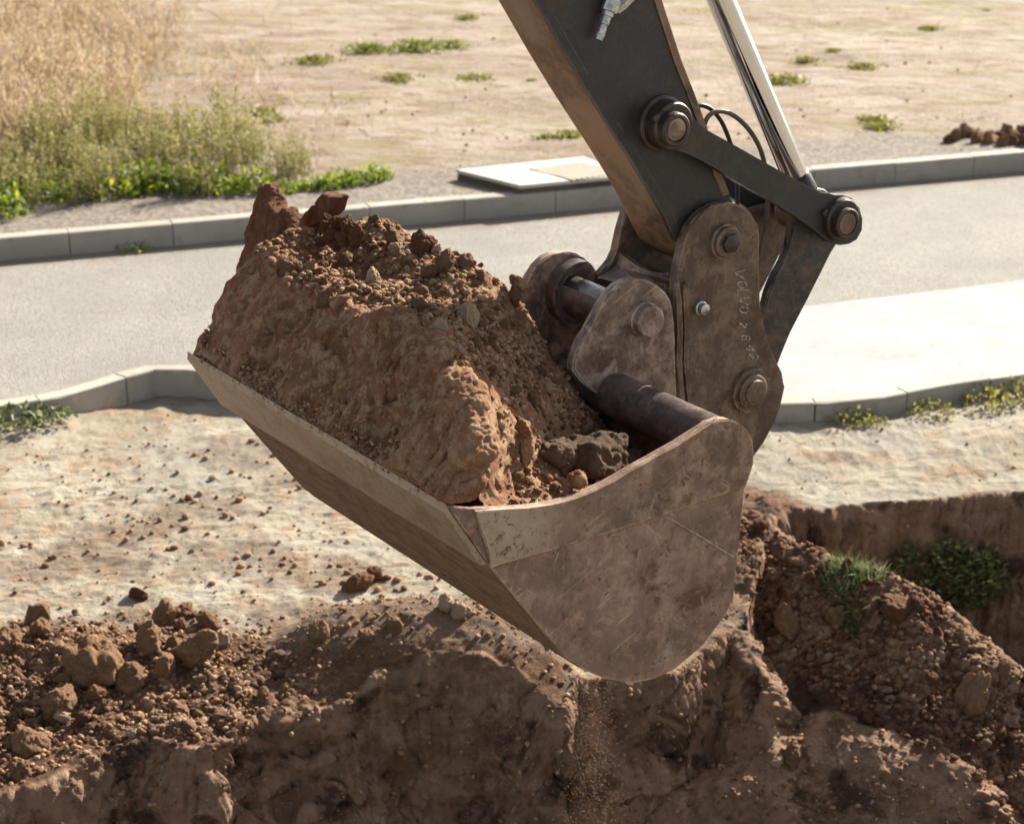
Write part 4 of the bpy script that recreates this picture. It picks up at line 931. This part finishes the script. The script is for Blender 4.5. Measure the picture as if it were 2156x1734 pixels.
for (x, y, r_, mt, lb, sd) in [
 (830, 506, 30, 'clod', 'round brown clod on the load skyline, left of two darker ones', 61), (889, 522, 32, 'redclod', 'dark reddish clod on the load skyline between two brown ones', 62), (936, 555, 31, 'clod', 'smooth dark clod on the load skyline, rightmost of three', 63),
 (613, 562, 24, 'clod', 'round grey clod at the foot of the tall red slab', 64), (690, 628, 27, 'clod', 'flattened pale clod on the front edge of the load', 65), (785, 588, 24, 'stone', 'pale rounded clod in the middle of the load top', 66),
 (980, 548, 22, 'clod', 'knobbly clod on the right shoulder of the load skyline', 67), (985, 668, 26, 'stone', 'pale clod on the right slope of the load', 68), (1165, 742, 22, 'clod', 'brown clod beside the near bucket lug', 69),
 (1150, 665, 15, 'clod', 'small clod in front of the far bucket lug', 70), (935, 745, 18, 'stone', 'small pale stone at the corner of the crest block', 71), (905, 575, 20, 'clod', 'brown clod just below the three skyline clods', 72), (855, 700, 17, 'clod', 'small clod lodged on the crest block', 73)]:
    t, a, b = heap_hit(x, y+r_*.5); z_ = (loc(t, a, b)-cam)@fw; s = r_*z_/F*1.15
    clod_copy('earth_clod', loc(t, a, b+s*.35), s, MAT[mt], lb, 'earth clod', 'clods on the bucket load', None, None, (1, .9, .85))
slab('earth_slab', 1092, 596, .065, (1.0, .4, .42), (0, 4, 10), S['clod'], 'flat stick-like clod jutting over the road on the right of the load', 'earth slab', 49, a=.85)
slab('earth_slab', 1094, 938, .10, (.62, .26, 1.0), (-24, 22, 0), S['cutsoil'], 'flat brown earth slab leaning inside the near end of the bucket', 'earth slab', 56, a=.43, planes=7, rough=.1)
slab('earth_slab', 1245, 965, .17, (.75, 1.0, .4), (10, 14, 30), S['darkclod'], 'big dark slab of earth lying in the shaded bucket interior', 'earth slab', 51, a=.70)
slab('earth_slab', 1165, 960, .10, (1.0, .8, .6), (10, 4, 0), S['darkclod'], 'dark square clod left of the big slab in the bucket interior', 'earth slab', 52, a=.56)
slab('stone', 1212, 1008, .04, (1, .8, .8), (0, 0, 0), S['clod'], 'small brown stone below the big dark slab inside the bucket', 'stone', 53, a=.52)
# loose clods on its top
pts = []; tries = 0
while len(pts) < 125 and tries < 4000:
    tries += 1; t, a = rng.uniform(.08, BW-.05), rng.uniform(.26, 1.05)
    s = .012+.028*rng.random()**2.4
    if t < .4 and a > .5: continue
    if all((t-q[0])**2+(a-q[1])**2 > (1.1*(s+q[2]))**2 for q in pts): pts.append((t, a, s))
for t, a, s in pts:
    clod_copy('earth_clod', loc(t, a, float(heap(np.array([t]), np.array([a]))[0])+s*.4), s, MAT['stone' if rng.random() < .18 else 'clod'], 'small rounded dusty clod lying on top of the bucket load', 'earth clod', 'small clods on the bucket load')
tt = rng.uniform(.04, BW-.04, 15000); aa_ = rng.uniform(.24, 1.1, 15000); keep = rng.random(15000) < .35+.65*sstep(fbm(tt*4, aa_*4, 9., 3), -.1, .3); keep &= ~((tt < .42) & (aa_ > .52) & (rng.random(len(tt)) < .85)); tt, aa_ = tt[keep], aa_[keep]
hb = heap(tt, aa_); ss = .0026+.014*rng.random(len(tt))**3.2
crumbs('loose_crumbs', N0+wv*tt[:, None]+dv*aa_[:, None]+zv*(hb+ss*.4)[:, None], ss, MAT['crumb'], 'fine crumbs of soil scattered over the bucket load', 'soil crumbs', 2, 6)

g = np.random.default_rng(61); n = 2600; t = g.uniform(.03, BW-.03, n); a = np.abs(g.normal(0, .03, n))-.004; b = np.where(a > .012, heap(np.clip(t, .03, BW-.03), np.maximum(a, .005)), a*.3); s = .0022+.009*g.random(n)**3.5
crumbs('lip_crumbs', N0+wv*t[:, None]+dv*a[:, None]+zv*(b+s*.4)[:, None], s, MAT['crumb'], 'loose crumbs caught along the cutting edge of the bucket', 'soil crumbs', 2, 16)
# ================================================================== GROUND CLODS
def ground_hit(x, y):
    r = ray(x, y); ks = np.linspace(6.5, 13.5, 1400); P = cam+ks[:, None]*r; h = Hgt(P[:, 0], P[:, 1]); i = int(np.argmax(P[:, 2] < h))
    return P[i, 0], P[i, 1], float(h[i])
named = [
 (195, 1390, 66, 'clod', 'largest boulder-like brown clod in the spoil heap at the lower left', 1), (405, 1365, 48, 'clod', 'big rounded clod with a sunlit top, right of the largest clod', 0), (470, 1350, 25, 'stone', 'pale round stone at the right edge of the left spoil heap', 4),
 (75, 1298, 30, 'clod', 'upright clod at the far left, above the largest clod', 3), (118, 1484, 42, 'clod', 'dark half-buried clod below the largest clod', 2), (275, 1428, 34, 'clod', 'dark angular clod between the two biggest clods', 6), (345, 1410, 30, 'clod', 'wedge-shaped clod just below the big rounded clod', 9),
 (310, 1345, 36, 'clod', 'blocky clod leaning behind the two biggest clods', 5), (340, 1300, 32, 'clod', 'brown clod at the back of the left heap beside a small knob', 7), (385, 1290, 24, 'clod', 'small knob-like clod at the top of the left spoil heap', 8), (440, 1305, 26, 'clod', 'rough clod behind the pale round stone', 3),
 (15, 1345, 34, 'clod', 'broad clod cut by the left picture edge', 1), (60, 1560, 34, 'clod', 'rounded clod low on the left edge of the heap', 5), (133, 1510, 18, 'stone', 'small pale stone under the half-buried clod', 4), (40, 1620, 27, 'clod', 'clod near the lower left corner, under the rounded one', 7),
 (288, 1250, 19, 'redclod', 'dark red clod alone on the flat behind the left heap', 9), (940, 1272, 21, 'stone', 'pale round stone beside the bucket blade on the mound', 4), (970, 1288, 22, 'stone', 'second pale round stone, touching the first below the blade', 8), (670, 1330, 24, 'clod', 'tilted clod at the left end of the mound crest', 6),
 (772, 1338, 19, 'clod', 'squat clod resting on the mound crest', 2), (828, 1318, 20, 'clod', 'long low clod in the middle of the mound', 6),
 (2052, 1466, 56, 'cutsoil', 'tall upright ochre clod standing on the right slope', 2), (1655, 1305, 34, 'clod', 'angular brown clod under the bucket back on the right slope', 0), (1892, 1278, 34, 'redclod', 'large red clod below the grass tuft on the right slope', 3),
 (1690, 1510, 0, 'clod', '', 0), (1760, 1300, 24, 'clod', 'rounded clod left of the grass tuft foot on the right slope', 5), (1590, 1160, 22, 'clod', 'sunlit clod near the top of the right slope by the bucket', 7), (1670, 1590, 26, 'clod', 'dark clod lying in the trench between the two earth blocks', 5), (1638, 1605, 13, 'stone', 'white chip of stone beside the dark clod in the trench', 4),
 (2110, 1420, 30, 'clod', 'rounded clod behind the tall upright ochre clod', 8), (1960, 1430, 22, 'redclod', 'red clod left of the tall upright ochre clod', 9), (1940, 1490, 26, 'redclod', 'red clod at the foot of the tall upright ochre clod', 1)]
for x, y, r_, mt, lb, k in named:
    if not r_: continue
    gx_, gy_, gz = ground_hit(x, y+r_*.55); z_ = (np.array([gx_, gy_, gz])-cam)@fw; s = r_*z_/F*1.2
    sc3 = (1, .95, .95); rot = None
    if 'upright ochre' in lb: sc3, rot, s = (.62, .6, 1.35), (.1, .12, .4), s*.95
    clod_copy('earth_clod', (gx_, gy_+s*.3, gz+s*.28), s, MAT[mt], lb, 'earth clod', 'large clods on the ground', k, rot, sc3)
# the pointed pair of dark clods on the flat
for (x, y, s, an, rt_, lb, sd) in ((752, 1228, .078, (1, .8, .62), (0, -28, 20), 'dark wedge clod leaning on a spike, left of the bucket on the sunlit flat', 71), (785, 1212, .075, (.62, .5, 1), (0, 8, 0), 'dark upright spike of earth on the sunlit flat left of the bucket', 75), ):
    gx_, gy_, gz = ground_hit(x, y+14)
    Vr = rock_verts(V5, sd, 8, .93, .3, an, .09)*s; M3 = np.array(Matrix.Rotation(R(rt_[1]), 3, 'Y') @ Matrix.Rotation(R(rt_[2]), 3, 'Z')); p = np.array([gx_, gy_+.03, gz+s*.25])
    tag(mesh_obj('earth_clod', Vr@M3.T+p, F5, MAT['redclod'], None, True, p), lb, 'earth clod', 'large clods on the ground')
def in_zone(n, fn, smin, smax, pw, seed, dens=None):
    g = np.random.default_rng(seed); out = []; tr = 0
    while len(out) < n and tr < n*60:
        tr += 1; x, y = fn(g); s = smin+(smax-smin)*g.random()**pw
        if dens is not None and g.random() > dens(x, y): continue
        if all((x-q[0])**2+(y-q[1])**2 > (.85*(s+q[2]))**2 for q in out): out.append((x, y, s))
    return out
def left_zone(g):
    return g.uniform(-2.9, -1.02), g.uniform(7.1, 8.75)
def okleft(x, y):
    yw = np.interp(x, XW, YW); return float(sstep(y-yw, -.04, .05)*sstep(x, -.95, -1.35)*sstep(y, 8.8, 8.3))
def right_zone(g):
    f = g.random(); x = 1.15+f*1.7; yc = np.interp(x, [1.05, 1.32, 1.55, 1.92, 2.14, 2.46, 3.2], [9.9, 9.55, 9.1, 8.82, 8.66, 8.5, 8.3]); return x, yc+g.uniform(-.75, .15)
L_ = in_zone(95, left_zone, .018, .065, 2.2, 21, okleft); R_ = in_zone(75, right_zone, .016, .055, 2.4, 22)
for Z_, mats, lb, gp in ((L_, ('clod', 'clod', 'redclod', 'stone'), 'small brown clod in the loose spoil heap at the lower left', 'small clods of the left spoil heap'), (R_, ('redclod', 'clod', 'redclod', 'redclod'), 'small red-brown clod in the loose spoil slope on the right', 'small clods of the right spoil slope')):
    for x, y, s in Z_:
        mt = mats[int(rng.integers(4))] if rng.random() < .75 else mats[0]
        if mt == 'stone': s *= .6
        clod_copy('earth_clod', (x, y, float(Hgt(x, y))+s*.35), s, MAT[mt], lb, 'earth clod', gp)
def scatter(n, fn, dens, seed, smin, smax, pw):
    g = np.random.default_rng(seed); P = np.array([fn(g) for _ in range(n)])
    k = g.random(n) < np.array([dens(x, y) for x, y in P]); P = P[k]; s = smin+(smax-smin)*g.random(len(P))**pw
    return np.stack([P[:, 0], P[:, 1], Hgt(P[:, 0], P[:, 1])+s*.3], 1), s
P, s = scatter(13000, left_zone, okleft, 31, .002, .020, 5.); crumbs('loose_crumbs', P, s, MAT['crumb'], 'crumbled brown soil of the left spoil heap', 'soil crumbs', 2, 7)
P, s = scatter(10000, right_zone, lambda x, y: .35+.6*float(sstep(fbm(x*3, y*3, 2., 3), -.2, .2)), 32, .002, .024, 5.); crumbs('loose_crumbs', P, s, MAT['redcrumb'], 'crumbled red soil of the right spoil slope', 'soil crumbs', 2, 8)
def mound_zone(g): return g.uniform(-1.0, 1.3), g.uniform(7.85, 9.0)
P, s = scatter(9000, mound_zone, lambda x, y: float(.5*sstep(y-np.interp(x, XW, YW), .0, .1)*sstep(y, 9.0, 8.5)), 33, .002, .018, 5.); crumbs('loose_crumbs', P, s, MAT['crumb'], 'dusty crumbs on the mound under the bucket', 'soil crumbs', 2, 9)
def flat_zone(g): return g.uniform(-3.2, 3.3), g.uniform(8.5, 11.8)
P, s = scatter(4200, flat_zone, lambda x, y: float(.15+.85*sstep(fbm(x*1.1, y*1.1, 3., 3), .0, .35))*float(sstep(y-np.interp(x, XW, YW), .05, .2)), 34, .003, .016, 3.5); crumbs('scattered_grit', P, s, MAT['crumb'], 'grit and small crumbs scattered over the dry flat ground', 'grit', 2, 10)
g = np.random.default_rng(36); PP = []
for x_, y_, r_ in ((545, 955, .30), (430, 1065, .2), (255, 1112, .22), (620, 1010, .18), (520, 1180, .25), (150, 1180, .3), (690, 1210, .25), (850, 1225, .2)):
    c_ = at_z(x_, y_); PP += [(c_[0]+g.normal()*r_*1.1, c_[1]+g.normal()*r_*.6) for _ in range(45)]
PP = np.array(PP); s = .004+.026*g.random(len(PP))**4; crumbs('scattered_crumbs', np.stack([PP[:, 0], PP[:, 1], Hgt(PP[:, 0], PP[:, 1])+s*.3], 1), s, MAT['crumb'], 'patches of spilled brown crumbs on the dry flat', 'soil crumbs', 2, 15)
g = np.random.default_rng(35); cand = np.flatnonzero((wall_m.ravel() > .6) & (Y.ravel() > 7.1) & (np.abs(X.ravel()) < 3)); pick = g.choice(cand, 7000); s = .0025+.016*g.random(7000)**5
crumbs('embedded_grit', VT[pick]+np.stack([0*s, -s*.3, s*.2], 1), s, MAT['crumb'], 'grit and small stones embedded in the cut trench face', 'grit', 2, 11)
pick = g.choice(cand, 160); s = .006+.014*g.random(160)**3; crumbs('embedded_stones', VT[pick], s, MAT['stone'], 'small pale stones embedded in the cut trench face', 'stones', 2, 13)

# ================================================================== PLANTS
def leafmat(name, cols, trans=.45, rough=.5):
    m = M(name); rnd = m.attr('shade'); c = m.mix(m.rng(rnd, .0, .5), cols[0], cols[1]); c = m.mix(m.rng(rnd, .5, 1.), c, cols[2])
    m.fin(c, rough, 0, None, .3)
    tr = m.n('ShaderNodeBsdfTranslucent'); m.l(c, tr.inputs[0]); mx = m.n('ShaderNodeMixShader'); mx.inputs[0].default_value = trans
    m.l(m.b.outputs[0], mx.inputs[1]); m.l(tr.outputs[0], mx.inputs[2]); m.l(mx.outputs[0], m.out.inputs[0]); return m.m
STRAW = leafmat('dry_straw', ((.16, .098, .048), (.30, .20, .11), (.50, .395, .26)), .4)
WEED = leafmat('grey_green_weed', ((.09, .095, .028), (.21, .195, .06), (.44, .37, .17)), .4)
LEAF = leafmat('bright_leaf', ((.07, .12, .012), (.17, .23, .022), (.36, .37, .045)), .5)
GRASS = leafmat('fresh_grass', ((.055, .075, .022), (.10, .125, .04), (.26, .27, .12)), .4)
MOSS = leafmat('yellow_green_tuft', ((.13, .12, .03), (.22, .21, .05), (.33, .29, .10)), .4)
class Foliage:
    def __init__(s): s.V = []; s.F3 = []; s.F4 = []; s.S = []
    def blade(s, p, dr, L, w_, bend, shade, n=3):
        p = np.array(p, float); dr = dr/np.linalg.norm(dr); side = np.cross(dr, rng.normal(size=3)); side /= np.linalg.norm(side); b0 = len(s.V); q = p.copy(); d_ = dr.copy()
        for i in range(n+1):
            f = i/n; ww = w_*(1-f*.9)
            s.V += [q-side*ww/2, q+side*ww/2]; s.S += [shade]*2
            d_ = d_+bend/n; d_ /= np.linalg.norm(d_); q = q+d_*L/n
        for i in range(n): s.F4.append([b0+2*i, b0+2*i+1, b0+2*i+3, b0+2*i+2])
    def leaf(s, p, dr, L, w_, shade):
        p = np.array(p, float); dr = dr/np.linalg.norm(dr); side = np.cross(dr, rng.normal(size=3)); side /= np.linalg.norm(side); nn = np.cross(dr, side); b0 = len(s.V)
        s.V += [p, p+dr*L*.45-side*w_/2+nn*L*.08, p+dr*L*.45+side*w_/2+nn*L*.08, p+dr*L]; s.S += [shade]*4; s.F4.append([b0, b0+1, b0+3, b0+2])
    def build(s, name, mat, origin=None):
        o = mesh_obj(name, np.array(s.V), np.array(s.F4), mat, None, False, origin); at = o.data.attributes.new('shade', 'FLOAT', 'POINT'); at.data.foreach_set('value', np.array(s.S[:len(o.data.vertices)], np.float32)); return o
upz = np.array([0, 0, 1.])
def rdir(lean): v = rng.normal(size=3)*lean; v[2] = 1; return v
def fpx(x, y):
    p = at_z(x, y, FIELDZ); p[2] = field_z(p); return p
# dry grass, upper left: nobody could count it
f = Foliage(); cnt = 0
while cnt < 16000:
    x, y = rng.uniform(-260, 640), rng.uniform(-230, 330)
    edge = 330-.55*max(0, y-40) if y < 250 else 250
    dn = sstep(x, edge+260, edge-170)**1.5*(1 if y < 290 else .6)
    p = fpx(x, y)
    if rng.random() > max(dn*float(.12+.88*sstep(fbm(p[0]*1.2, p[1]*1.2, 1., 4), -.25, .2)), .012): continue
    L = rng.uniform(.22, .55)*(1 if dn > .3 else .45); sh = rng.random()
    f.blade(p, rdir(.45), L, rng.uniform(.006, .012), rng.normal(size=3)*.6, sh, 3)
    if sh > .72:
        for k in range(3): f.leaf(p+upz*L*(.75+.08*k)+rng.normal(size=3)*.02, rdir(.5), .045, .018, .9)
    cnt += 1
tag(f.build('dry_grass', STRAW), 'pale straw-coloured dry grass covering the upper left of the field', 'dry grass', None, 'stuff')
# fine flattened straw on the bare field
f = Foliage()
for _ in range(5200):
    x, y = rng.uniform(150, 2250), rng.uniform(-40, 330)
    p = fpx(x, y); dd_ = float(sstep(fbm(p[0]*.7, p[1]*1.3, 6., 4), -.02, .3))*(.35 if x > 900 else 1.)
    if rng.random() > dd_: continue
    v = rng.normal(size=3); v[2] = abs(v[2])*.5+.05; f.blade(p+upz*.004, v, rng.uniform(.06, .22), rng.uniform(.004, .008), rng.normal(size=3)*.4-upz*.3, rng.random(), 2)
tag(f.build('flattened_straw', STRAW), 'flattened dry stalks strewn over the bare field', 'dry grass', None, 'stuff')
f = Foliage()
for _ in range(9000):
    x, y = rng.uniform(230, 860), rng.uniform(90, 330)
    p = fpx(x, y); q = float(sstep(x, 820, 420))*float(sstep(fbm(p[0]*1.1, p[1]*1.1, 4., 3), -.15, .2))
    if rng.random() > .55*q+.02: continue
    f.blade(p, rdir(1.1), rng.uniform(.12, .36), rng.uniform(.005, .010), rng.normal(size=3)*.9-upz*.4, min(1, .35+.65*rng.random()), 3)
tag(f.build('tangled_straw', STRAW), 'tangled bleached straw between the weeds and the bare field', 'dry grass', None, 'stuff')
g = np.random.default_rng(91); P = np.array([fpx(g.uniform(-100, 2260), g.uniform(-60, 400)) for _ in range(2600)]); s_ = .004+.022*g.random(len(P))**5
kp_ = (((P-K0)@kn) > .25) & (fbm(P[:, 0]*.8, P[:, 1]*.8, 5., 3) > .05); P, s_ = P[kp_], s_[kp_]
crumbs('field_stones', P+np.stack([0*s_, 0*s_, s_*.2], 1), s_, MAT['stone'], 'small stones and dry crumbs scattered over the field', 'stones', 2, 14)
# upright weeds along the far kerb
def make_weed(hmul, dense):
    f = Foliage()
    for _ in range(int(13*dense)):
        b0 = np.array([rng.normal()*.07, rng.normal()*.07, 0]); d_ = rdir(.16); d_ /= np.linalg.norm(d_); Lh = hmul*rng.uniform(.45, 1.); q = b0.copy(); n = 12
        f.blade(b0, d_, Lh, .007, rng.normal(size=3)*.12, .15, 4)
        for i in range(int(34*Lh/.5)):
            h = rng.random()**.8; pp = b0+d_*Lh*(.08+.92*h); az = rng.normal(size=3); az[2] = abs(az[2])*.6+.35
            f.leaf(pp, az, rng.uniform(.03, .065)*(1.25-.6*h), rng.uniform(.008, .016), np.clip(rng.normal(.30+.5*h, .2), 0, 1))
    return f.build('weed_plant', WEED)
wsrc = [make_weed(.62, 1.2), make_weed(.5, 1.3), make_weed(.72, 1.), make_weed(.4, 1.5)]
def put(src, name, p, s, label, cat, group, first=None):
    o = src.copy(); o.name = name; COL.objects.link(o); o.location = tuple(p); o.scale = (s, s, s*rng.uniform(.85, 1.15)); o.rotation_euler = (0, 0, rng.uniform(0, 6.28)); return tag(o, label, cat, group)
wp = []
for _ in range(900):
    x = rng.uniform(-170, 640); ylo = 448-.075*x-6; y = ylo-rng.uniform(0, 135)*(1-.5*max(0, x-350)/300)
    if x > 560 and rng.random() < .6: continue
    p = fpx(x, y)
    if all(np.hypot(*(p-q)[:2]) > .17 for q in wp): wp.append(p)
    if len(wp) > 78: break
for i, p in enumerate(wp):
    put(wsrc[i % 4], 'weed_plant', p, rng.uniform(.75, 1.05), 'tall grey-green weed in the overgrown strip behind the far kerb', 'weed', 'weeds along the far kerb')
for o in wsrc: bpy.data.objects.remove(o)
# bright broad-leaved plants
def make_leafy(n, r_, h, L, mat, name, up=.5):
    f = Foliage()
    for _ in range(n):
        a = rng.uniform(0, 6.28); q = r_*(math.sqrt(rng.random()) if name != 'field_tuft' else min(1., abs(rng.normal())*.42)); pp = np.array([q*math.cos(a), q*math.sin(a), h*rng.random()**1.3*(1-.6*(q/r_)**2)]); v = rng.normal(size=3); v[2] = abs(v[2])*up+.25
        f.leaf(pp, v, L*rng.uniform(.6, 1.3), L*rng.uniform(.4, .8), rng.random())
    return f.build(name, mat)
ls = [make_leafy(150, .20, .17, .065, LEAF, 'leafy_plant') for _ in range(2)]
lp = [(640, 398), (665, 392), (690, 395), (715, 388), (610, 404), (785, 378), (805, 376), (745, 386), (20, 425), (60, 400), (10, 455), (45, 380), (110, 420), (150, 300), (190, 280), (130, 395), (310, 385), (330, 395), (380, 388), (230, 405), (430, 392), (480, 400), (545, 398)]
for i, (x, y) in enumerate(lp):
    put(ls[i % 2], 'leafy_plant', fpx(x, y), rng.uniform(.9, 1.35) if x < 600 else rng.uniform(.5, .75), 'bright green low leafy plant %s' % ('at the end of the weed strip, behind the far kerb' if x > 600 else 'growing among the tall weeds behind the far kerb'), 'plant', 'leafy plants by the weed strip' if x > 600 else 'leafy plants among the weeds')
for o in ls: bpy.data.objects.remove(o)
# little weeds at the kerbs
def road_p(x, y): return at_z(x, y, ROADZ)
kw = make_leafy(70, .17, .09, .05, LEAF, 'kerb_weed'); put(kw, 'kerb_weed', road_p(278, 527), .8, 'small leafy weed at the foot of the far kerb on the road', 'weed', None); bpy.data.objects.remove(kw)
sp = []
for _ in range(2):
    f = Foliage()
    for k in range(3):
        d_ = rdir(.2); Lh = rng.uniform(.13, .24); f.blade((rng.normal()*.02, rng.normal()*.02, 0), d_, Lh, .004, np.zeros(3), .6, 3)
        for i in range(14): az = rng.normal(size=3); f.leaf(d_/np.linalg.norm(d_)*Lh*(.2+.8*rng.random()), az, .028, .010, .6+.4*rng.random())
    sp.append(f.build('kerb_sprig', WEED))
for i, (x, y, lb) in enumerate(((455, 508, 'thin pale sprig against the far kerb, leftmost of five'), (790, 477, 'thin pale sprig against the far kerb, just above the load skyline'), (822, 474, 'thin pale sprig against the far kerb, middle of five'), (897, 467, 'thin pale sprig against the far kerb, rightmost of five'), (538, 500, 'thin pale sprig at the far kerb beside the tall red slab'))):
    put(sp[i % 2], 'kerb_sprig', road_p(x, y), 1.0, lb, 'weed', 'sprigs along the far kerb')
for o in sp: bpy.data.objects.remove(o)
def lot_p(x, y): p = at_z(x, y, .0); p[2] = float(Hgt(p[0], p[1])); return p
nw = [make_leafy(210, .22, .13, .045, GRASS, 'kerb_weed'), make_leafy(170, .20, .12, .04, MOSS, 'kerb_weed')]
for x, y, s, k, lb in ((40, 893, .9, 0, 'green leafy weed patch under the near kerb at the left picture edge'), (105, 884, .7, 0, 'green weed where the left near kerb sinks into the ground'), (1790, 888, .8, 1, 'yellowing weed under the right near kerb, left of the others'), (1960, 872, .75, 1, 'low weed in the middle of the right near kerb'), (2085, 852, .9, 1, 'grey-green weed on the right near kerb'), (2145, 842, 1., 1, 'weed at the right picture edge under the near kerb'), (1840, 892, .5, 1, 'tiny orange-tinged weed beside the yellowing one at the right near kerb')):
    put(nw[k], 'kerb_weed', ground_hit(x, y), s, lb, 'weed', 'weeds under the near kerb')
for o in nw: bpy.data.objects.remove(o)
# tufts on the bare field
tf_ = [make_leafy(420, .30, .04, .05, MOSS, 'field_tuft', .3), make_leafy(300, .22, .035, .045, MOSS, 'field_tuft', .3)]
for i in range(52):
    x, y = rng.uniform(520, 2300), rng.uniform(-20, 300)
    q_ = fpx(x, y)
    if i >= 4 and float(fbm(q_[0]*.35, q_[1]*.5, 12., 3)) < .04: continue
    if i < 4: x, y = (730+60*i, 112-6*i)
    if 700 < x < 1020 and i >= 4 and y > 60 and y < 140: y += 80
    if i >= 4: put(tf_[i % 2], 'field_tuft', fpx(x, y), rng.uniform(.25, 1.1), 'yellow-green tuft on the bare field behind the road', 'tuft', 'tufts on the field')
f = Foliage()
for o in tf_: bpy.data.objects.remove(o)
TUFT = leafmat('yellowish_tuft', ((.09, .12, .02), (.18, .20, .045), (.34, .34, .11)), .4)
gs = make_leafy(620, .5, .10, .06, TUFT, 'field_tuft'); c0 = fpx(880, 104)
put(gs, 'field_tuft', c0, 1., 'large bright green tuft on the field left of the excavator stick', 'tuft', None); put(gs, 'field_tuft', fpx(780, 110), .75, 'green tuft just left of the largest green tuft on the field', 'tuft', None); put(gs, 'field_tuft', fpx(950, 98), .6, 'green tuft between the largest green tuft and the stick', 'tuft', None); bpy.data.objects.remove(gs)
# grass sod on the right slope and grass on the trench wall
def sod(n, cx, cy, rx, ry, L, mat, lab, name, zmax=9):
    f = Foliage(); o0 = None
    while n > 0:
        a = rng.uniform(0, 6.28); q = math.sqrt(rng.random()); x, y = cx+rx*q*math.cos(a), cy+ry*q*math.sin(a); z = float(Hgt(x, y))
        if z > zmax: continue
        n -= 1
        f.blade((x, y, z), rdir(.7), L*rng.uniform(.5, 1.2), rng.uniform(.004, .008), rng.normal(size=3)*.8-upz*.4, rng.random(), 2)
    p0 = (cx, cy, float(Hgt(cx, cy))); return tag(f.build(name, mat, p0), lab, 'grass')
x0, y0, _z = ground_hit(1800, 1195); sod(800, x0, y0, .17, .12, .085, GRASS, 'sunlit grass sod lying on top of the right spoil slope', 'grass_sod')
x0, y0, _z = ground_hit(1785, 1260); sod(480, x0, y0, .07, .17, .075, GRASS, 'strip of grass hanging down the right spoil slope below the sod', 'grass_sod')
f = Foliage(); bx, by, bz = ground_hit(1978, 1215)
for _ in range(2600):
    v = rng.normal(size=3); v /= np.linalg.norm(v); q = v*np.array([.40, .16, .22])*rng.random()**.4; v2 = rng.normal(size=3); v2[2] = abs(v2[2])*.6; v2[1] -= .5
    f.leaf(np.array([bx, by-.03, bz+.0])+q, v2, rng.uniform(.025, .06), rng.uniform(.012, .026), rng.random())
tag(f.build('wall_plant', GRASS, (bx, by, bz)), 'dark green leafy plant growing out of the shaded right trench wall', 'plant')
# root hairs
f = Foliage()
for x, y in ((1790, 1165), (1825, 1150), (1770, 1170), (1850, 1172)):
    g_ = ground_hit(x, y+20); f.blade(g_, rdir(.5), .14, .005, rng.normal(size=3)*.8, .3, 5)
tag(f.build('dry_root', STRAW), 'thin dry roots poking up behind the sunlit grass sod', 'root')

# ================================================================== DRAIN SLAB, RUBBLE, DUST
dz = FIELDZ+.075
quad = [at_z(x, y, dz) for x, y in ((958, 357), (1095, 391), (1330, 368), (1230, 329))]
cen = sum(quad)/4; drain = empty('drain_cover', (cen[0], cen[1], FIELDZ), 'raised white concrete drain frame with a ribbed grate behind the far kerb', 'drain cover')
def prism(name, top_, th, mat, parent, bev=.01):
    bm = bmesh.new(); o0 = np.array(parent.location) if parent else np.zeros(3)
    va = [bm.verts.new(tuple(p-o0)) for p in top_]; vb = [bm.verts.new(tuple(p-o0-zv*th)) for p in top_]; n = len(top_); bm.faces.new(va); bm.faces.new(vb[::-1])
    for i in range(n): bm.faces.new((va[i], va[(i+1) % n], vb[(i+1) % n], vb[i]))
    bmesh.ops.bevel(bm, geom=list(bm.edges), offset=bev, segments=2, affect='EDGES'); return bm_obj(name, bm, mat, parent)
CONC = conc_mat('drain_concrete', (.40, .37, .325), (.48, .45, .40), (.32, .26, .20))
prism('frame', quad, .03, CONC, drain)
base_ = [cen+(p-cen)*.985-zv*.031 for p in quad]; prism('base', base_, .12, conc_mat('dirty_base', (.075, .05, .035), (.11, .075, .05), (.14, .10, .07), .95), drain)
gq = [at_z(x, y, dz+.006) for x, y in ((1112, 355), (1203, 379), (1320, 363), (1225, 340))]
m = M('ribbed_grate'); wv_ = m.n('ShaderNodeTexWave'); wv_.inputs['Scale'].default_value = 6; m.l(m.mapd((1, 1, 1), (0, 0, .6)), wv_.inputs[0]); GR = m.fin(m.mix(wv_.outputs[0], (.20, .17, .13), (.36, .32, .26)), .6, .1, m.bump(wv_.outputs[0], .8, .02))
prism('grate', gq, .02, GR, drain, .004)
for i in range(34):
    x, y = 1995+rng.uniform(0, 230), 284+rng.uniform(0, 22); p = fpx(x, y); s = rng.uniform(.05, .10)
    clod_copy('rubble_lump', p+zv*s*.15, s, MAT['clod' if i % 3 else 'redclod'], 'dark lump in the rubble pile behind the far kerb at the right edge', 'rubble', 'rubble behind the far kerb', None, None, (1.3, 1, .7))
# soil trickling from the bucket
g = np.random.default_rng(77); n = 20000; t = np.clip(g.normal(.55, .22, n), .05, 1.3); h = g.random(n)**.8; x_ = 1255+g.normal(0, 44, n)*(.35+1.3*h)
P = np.array([loc(q, *at_t(px, 1425, q)) for q, px in zip(t, x_)])-zv*(1.5*h)[:, None]-zv*.0; s_ = .0008+.0027*g.random(n)**4
k_ = fbm(P[:, 0]*6, P[:, 1]*6, P[:, 2]*2.5, 3)+.5*g.random(n) > .12; P, s_ = P[k_], s_[k_]
crumbs('falling_grit', P, s_, MAT['clod'], 'fine grit trickling down from under the bucket', 'falling soil', 1, 12)
